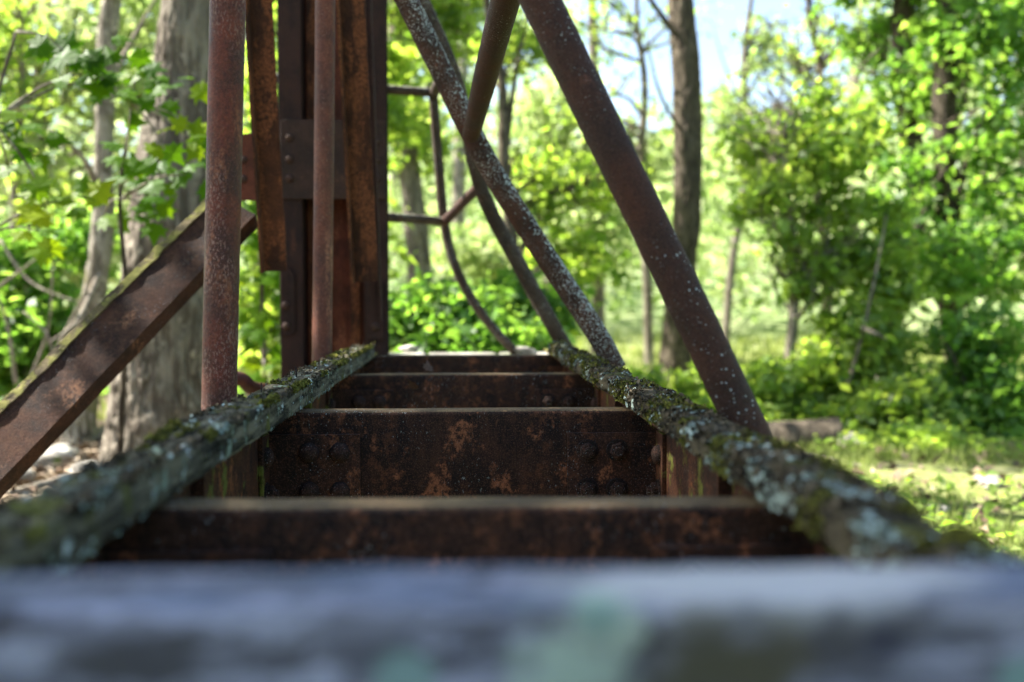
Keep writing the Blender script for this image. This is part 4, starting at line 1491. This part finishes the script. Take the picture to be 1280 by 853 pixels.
m = NT('field_stone')
n = m.noise(6, 7, .65)
c = m.mix(m.ramp(n, .4, .62), (.16, .145, .125), (.40, .38, .34))
c = m.mix(m.ramp(m.noise(3, 5, .6, w=4), .54, .64), c, (.12, .15, .05))
M['stone'] = m.finish(c, .9, .2, m.bump(n, .8, .02))


def rock(p, r, label, seed, sq=(1, 1, .6), parent=None, group=None):
    bm = bmesh.new()
    bmesh.ops.create_icosphere(bm, subdivisions=4, radius=1)
    V = np.array([tuple(v.co) for v in bm.verts])
    s = 1 + fbm(V * 1.2, seed, 3) * .42 + fbm(V * 5, seed + 4, 3) * .10
    V = V * s[:, None]
    V = np.sign(V) * np.abs(V) ** .85
    V = V * r * np.array(sq)
    for v, c_ in zip(bm.verts, V):
        v.co = c_
    me = bpy.data.meshes.new('rock')
    bm.to_mesh(me)
    bm.free()
    me.polygons.foreach_set('use_smooth', [True] * len(me.polygons))
    me.materials.append(M['stone'])
    o = link('rock', me, None, Matrix.Translation(p) @ Matrix.Rotation(seed * 1.3, 4, 'Z'))
    return tag(o, label, 'rock', group)


for i, (px, py, Y, r, lab) in enumerate((
        (45, 580, 7.3, .16, 'squarish grey green stone in the leaf litter under the mossy diagonal'),
        (110, 600, 6.9, .12, 'pale stone between the hollow tree base and the left rail'),
        (18, 600, 6.8, .13, 'dark stone at the left frame edge beside the squarish stone'),
        (75, 555, 7.8, .14, 'stone against the foot of the slender crooked tree'),
        (690, 462, 10.2, .2, 'pale stone in the grass behind the right rail near the lichened pipe foot'))):
    p = W(px, py, Y)
    rock(Vector((p.x, p.y, gz(p.x, p.y) + r * .3)), r, lab, 60 + i)

# stone abutment under the far end, with loose stones on it
ab = thing('abutment', (0, 5.0, 0), 'low abutment of rough stone blocks carrying the far end of the bridge', 'abutment')
for row in range(3):
    x = -1.0 - .1 * (row % 2)
    while x < .95:
        w_ = random.uniform(.28, .46)
        b = MB()
        z0 = row * .228 + (-.02 if row == 0 else .004)
        b.box(x + .006, x + w_ - .006, 4.42 + random.uniform(0, .03), 5.25, z0, (row + 1) * .228 - .004)
        link('stone_block', b.mesh('stone_block', M['stone'], bevel=.014), ab)
        x += w_
for (px, py, Y, r, lab) in ((512, 436, 4.85, .034, 'small grey stone on the bridge end beside the riveted post'), (655, 440, 5.0, .045, 'small pale stone at the far end near the foot of the bent rod'),
                            (545, 479, 3.27, .018, None)):
    p = W(px, py, Y)
    if lab:
        rock(Vector((p.x, p.y, p.z - .0)), r, lab, int(px), (1.3, 1, .55))
# capping blocks on top of the abutment that carry those stones
for (x0, x1) in ((-.62, -.2), (-.19, .17), (.18, .62)):
    b = MB()
    b.box(x0, x1, 4.68, 5.3, .688, H - .30)
    link('stone_block', b.mesh('stone_block', M['stone'], bevel=.02), ab)
# near abutment behind the camera
ab2 = thing('abutment', (0, -.9, 0), 'stone block abutment behind the viewer carrying the near end of the bridge', 'abutment')
for row in range(3):
    for k in range(4):
        b = MB()
        b.box(-.9 + k * .45 + .006, -.45 + k * .45 - .006, -1.25, -.75, row * .245 + .004 - (.03 if row == 0 else 0), (row + 1) * .245 - .004)
        link('stone_block', b.mesh('stone_block', M['stone'], bevel=.014), ab2)


# log and fallen branch at right
def log(label, pts, radii, mat, name='fallen_log', cat='log', seed=0):
    P = px_path(pts)
    V, q = tube(P, radii, 22, 60, .12, 4, seed)
    o = link(name, mesh(name, V, q, M[mat], smooth=True))
    return tag(o, label, cat)


log('short grey fallen log lying in the grass right of the thick sloping pipe', [(930, 549, 8.3), (985, 550, 8.2), (1052, 543, 8.1)], [.17, .165, .14], 'bark_brown', seed=3)
log('sunlit bleached branch lying on the grass in front of the log', [(975, 574, 7.5), (1040, 584, 7.3), (1085, 591, 7.2), (1140, 588, 7.1)], [.06, .07, .06, .03], 'bark_white', 'fallen_branch', 'branch', seed=4)
log('thin pale stick in the grass behind the lichened branch', [(1010, 572, 8.1), (1060, 566, 8.0), (1110, 578, 7.8)], [.02, .022, .012], 'bark_white', 'fallen_branch', 'branch', seed=5)

for i, (px, py, Y, r, lab) in enumerate(((1172, 652, 5.5, .07, 'pale stone half hidden in the grass near the right frame edge'), (1240, 610, 6.4, .08, 'grey stone in the sunny grass at the right frame edge'),
                                         (1064, 566, 8.0, .12, 'grey stone at the right end of the short fallen log'))):
    p = W(px, py, Y)
    rock(Vector((p.x, p.y, gz(p.x, p.y) + r * .35)), r, lab, 90 + i)
log('forked dead branch lying across the leaf litter under the mossy diagonal', [(-20, 628, 6.2), (40, 610, 6.4), (90, 596, 6.6), (140, 590, 6.8)], [.028, .026, .02, .010], 'bark_white', 'fallen_branch', 'branch', seed=7)
log('crooked grey stick in the litter at the lower left frame edge', [(-10, 652, 5.6), (35, 634, 5.7), (60, 640, 5.7), (95, 618, 5.9)], [.02, .018, .014, .008], 'bark_grey', 'fallen_branch', 'branch', seed=8)

# small debris: dry leaf scraps caught in the beams
DL = MAPLES[0].copy()
DL.materials.clear()
DL.materials.append(M['litter'])
for (p, s, rot, lab) in ((Vector((-.115, 3.30, ZT + .002)), .05, (1.0, .3, .6), 'curled pale dry leaf standing on the middle crossbeam left of centre'),
                         (Vector((-.155, 3.262, ZT - .052)), .05, (.9, .2, 2.4), 'dry leaf scrap hanging on the face of the fourth crossbeam'),
                         (W(205, 562, 1.42), .045, (.3, .2, 1.2), 'pinkish dry leaf lying on the left timber rail in front of the near pipe'),
                         (Vector((.245, 3.30, ZT + .002)), .04, (.8, -.3, 4.1), 'tiny pale leaf on the crossbeam close to the right rail')):
    o = link('dry_leaf', DL, None, Matrix.Translation(p) @ Euler(rot).to_matrix().to_4x4() @ Matrix.Scale(s, 4))
    tag(o, lab, 'leaf')
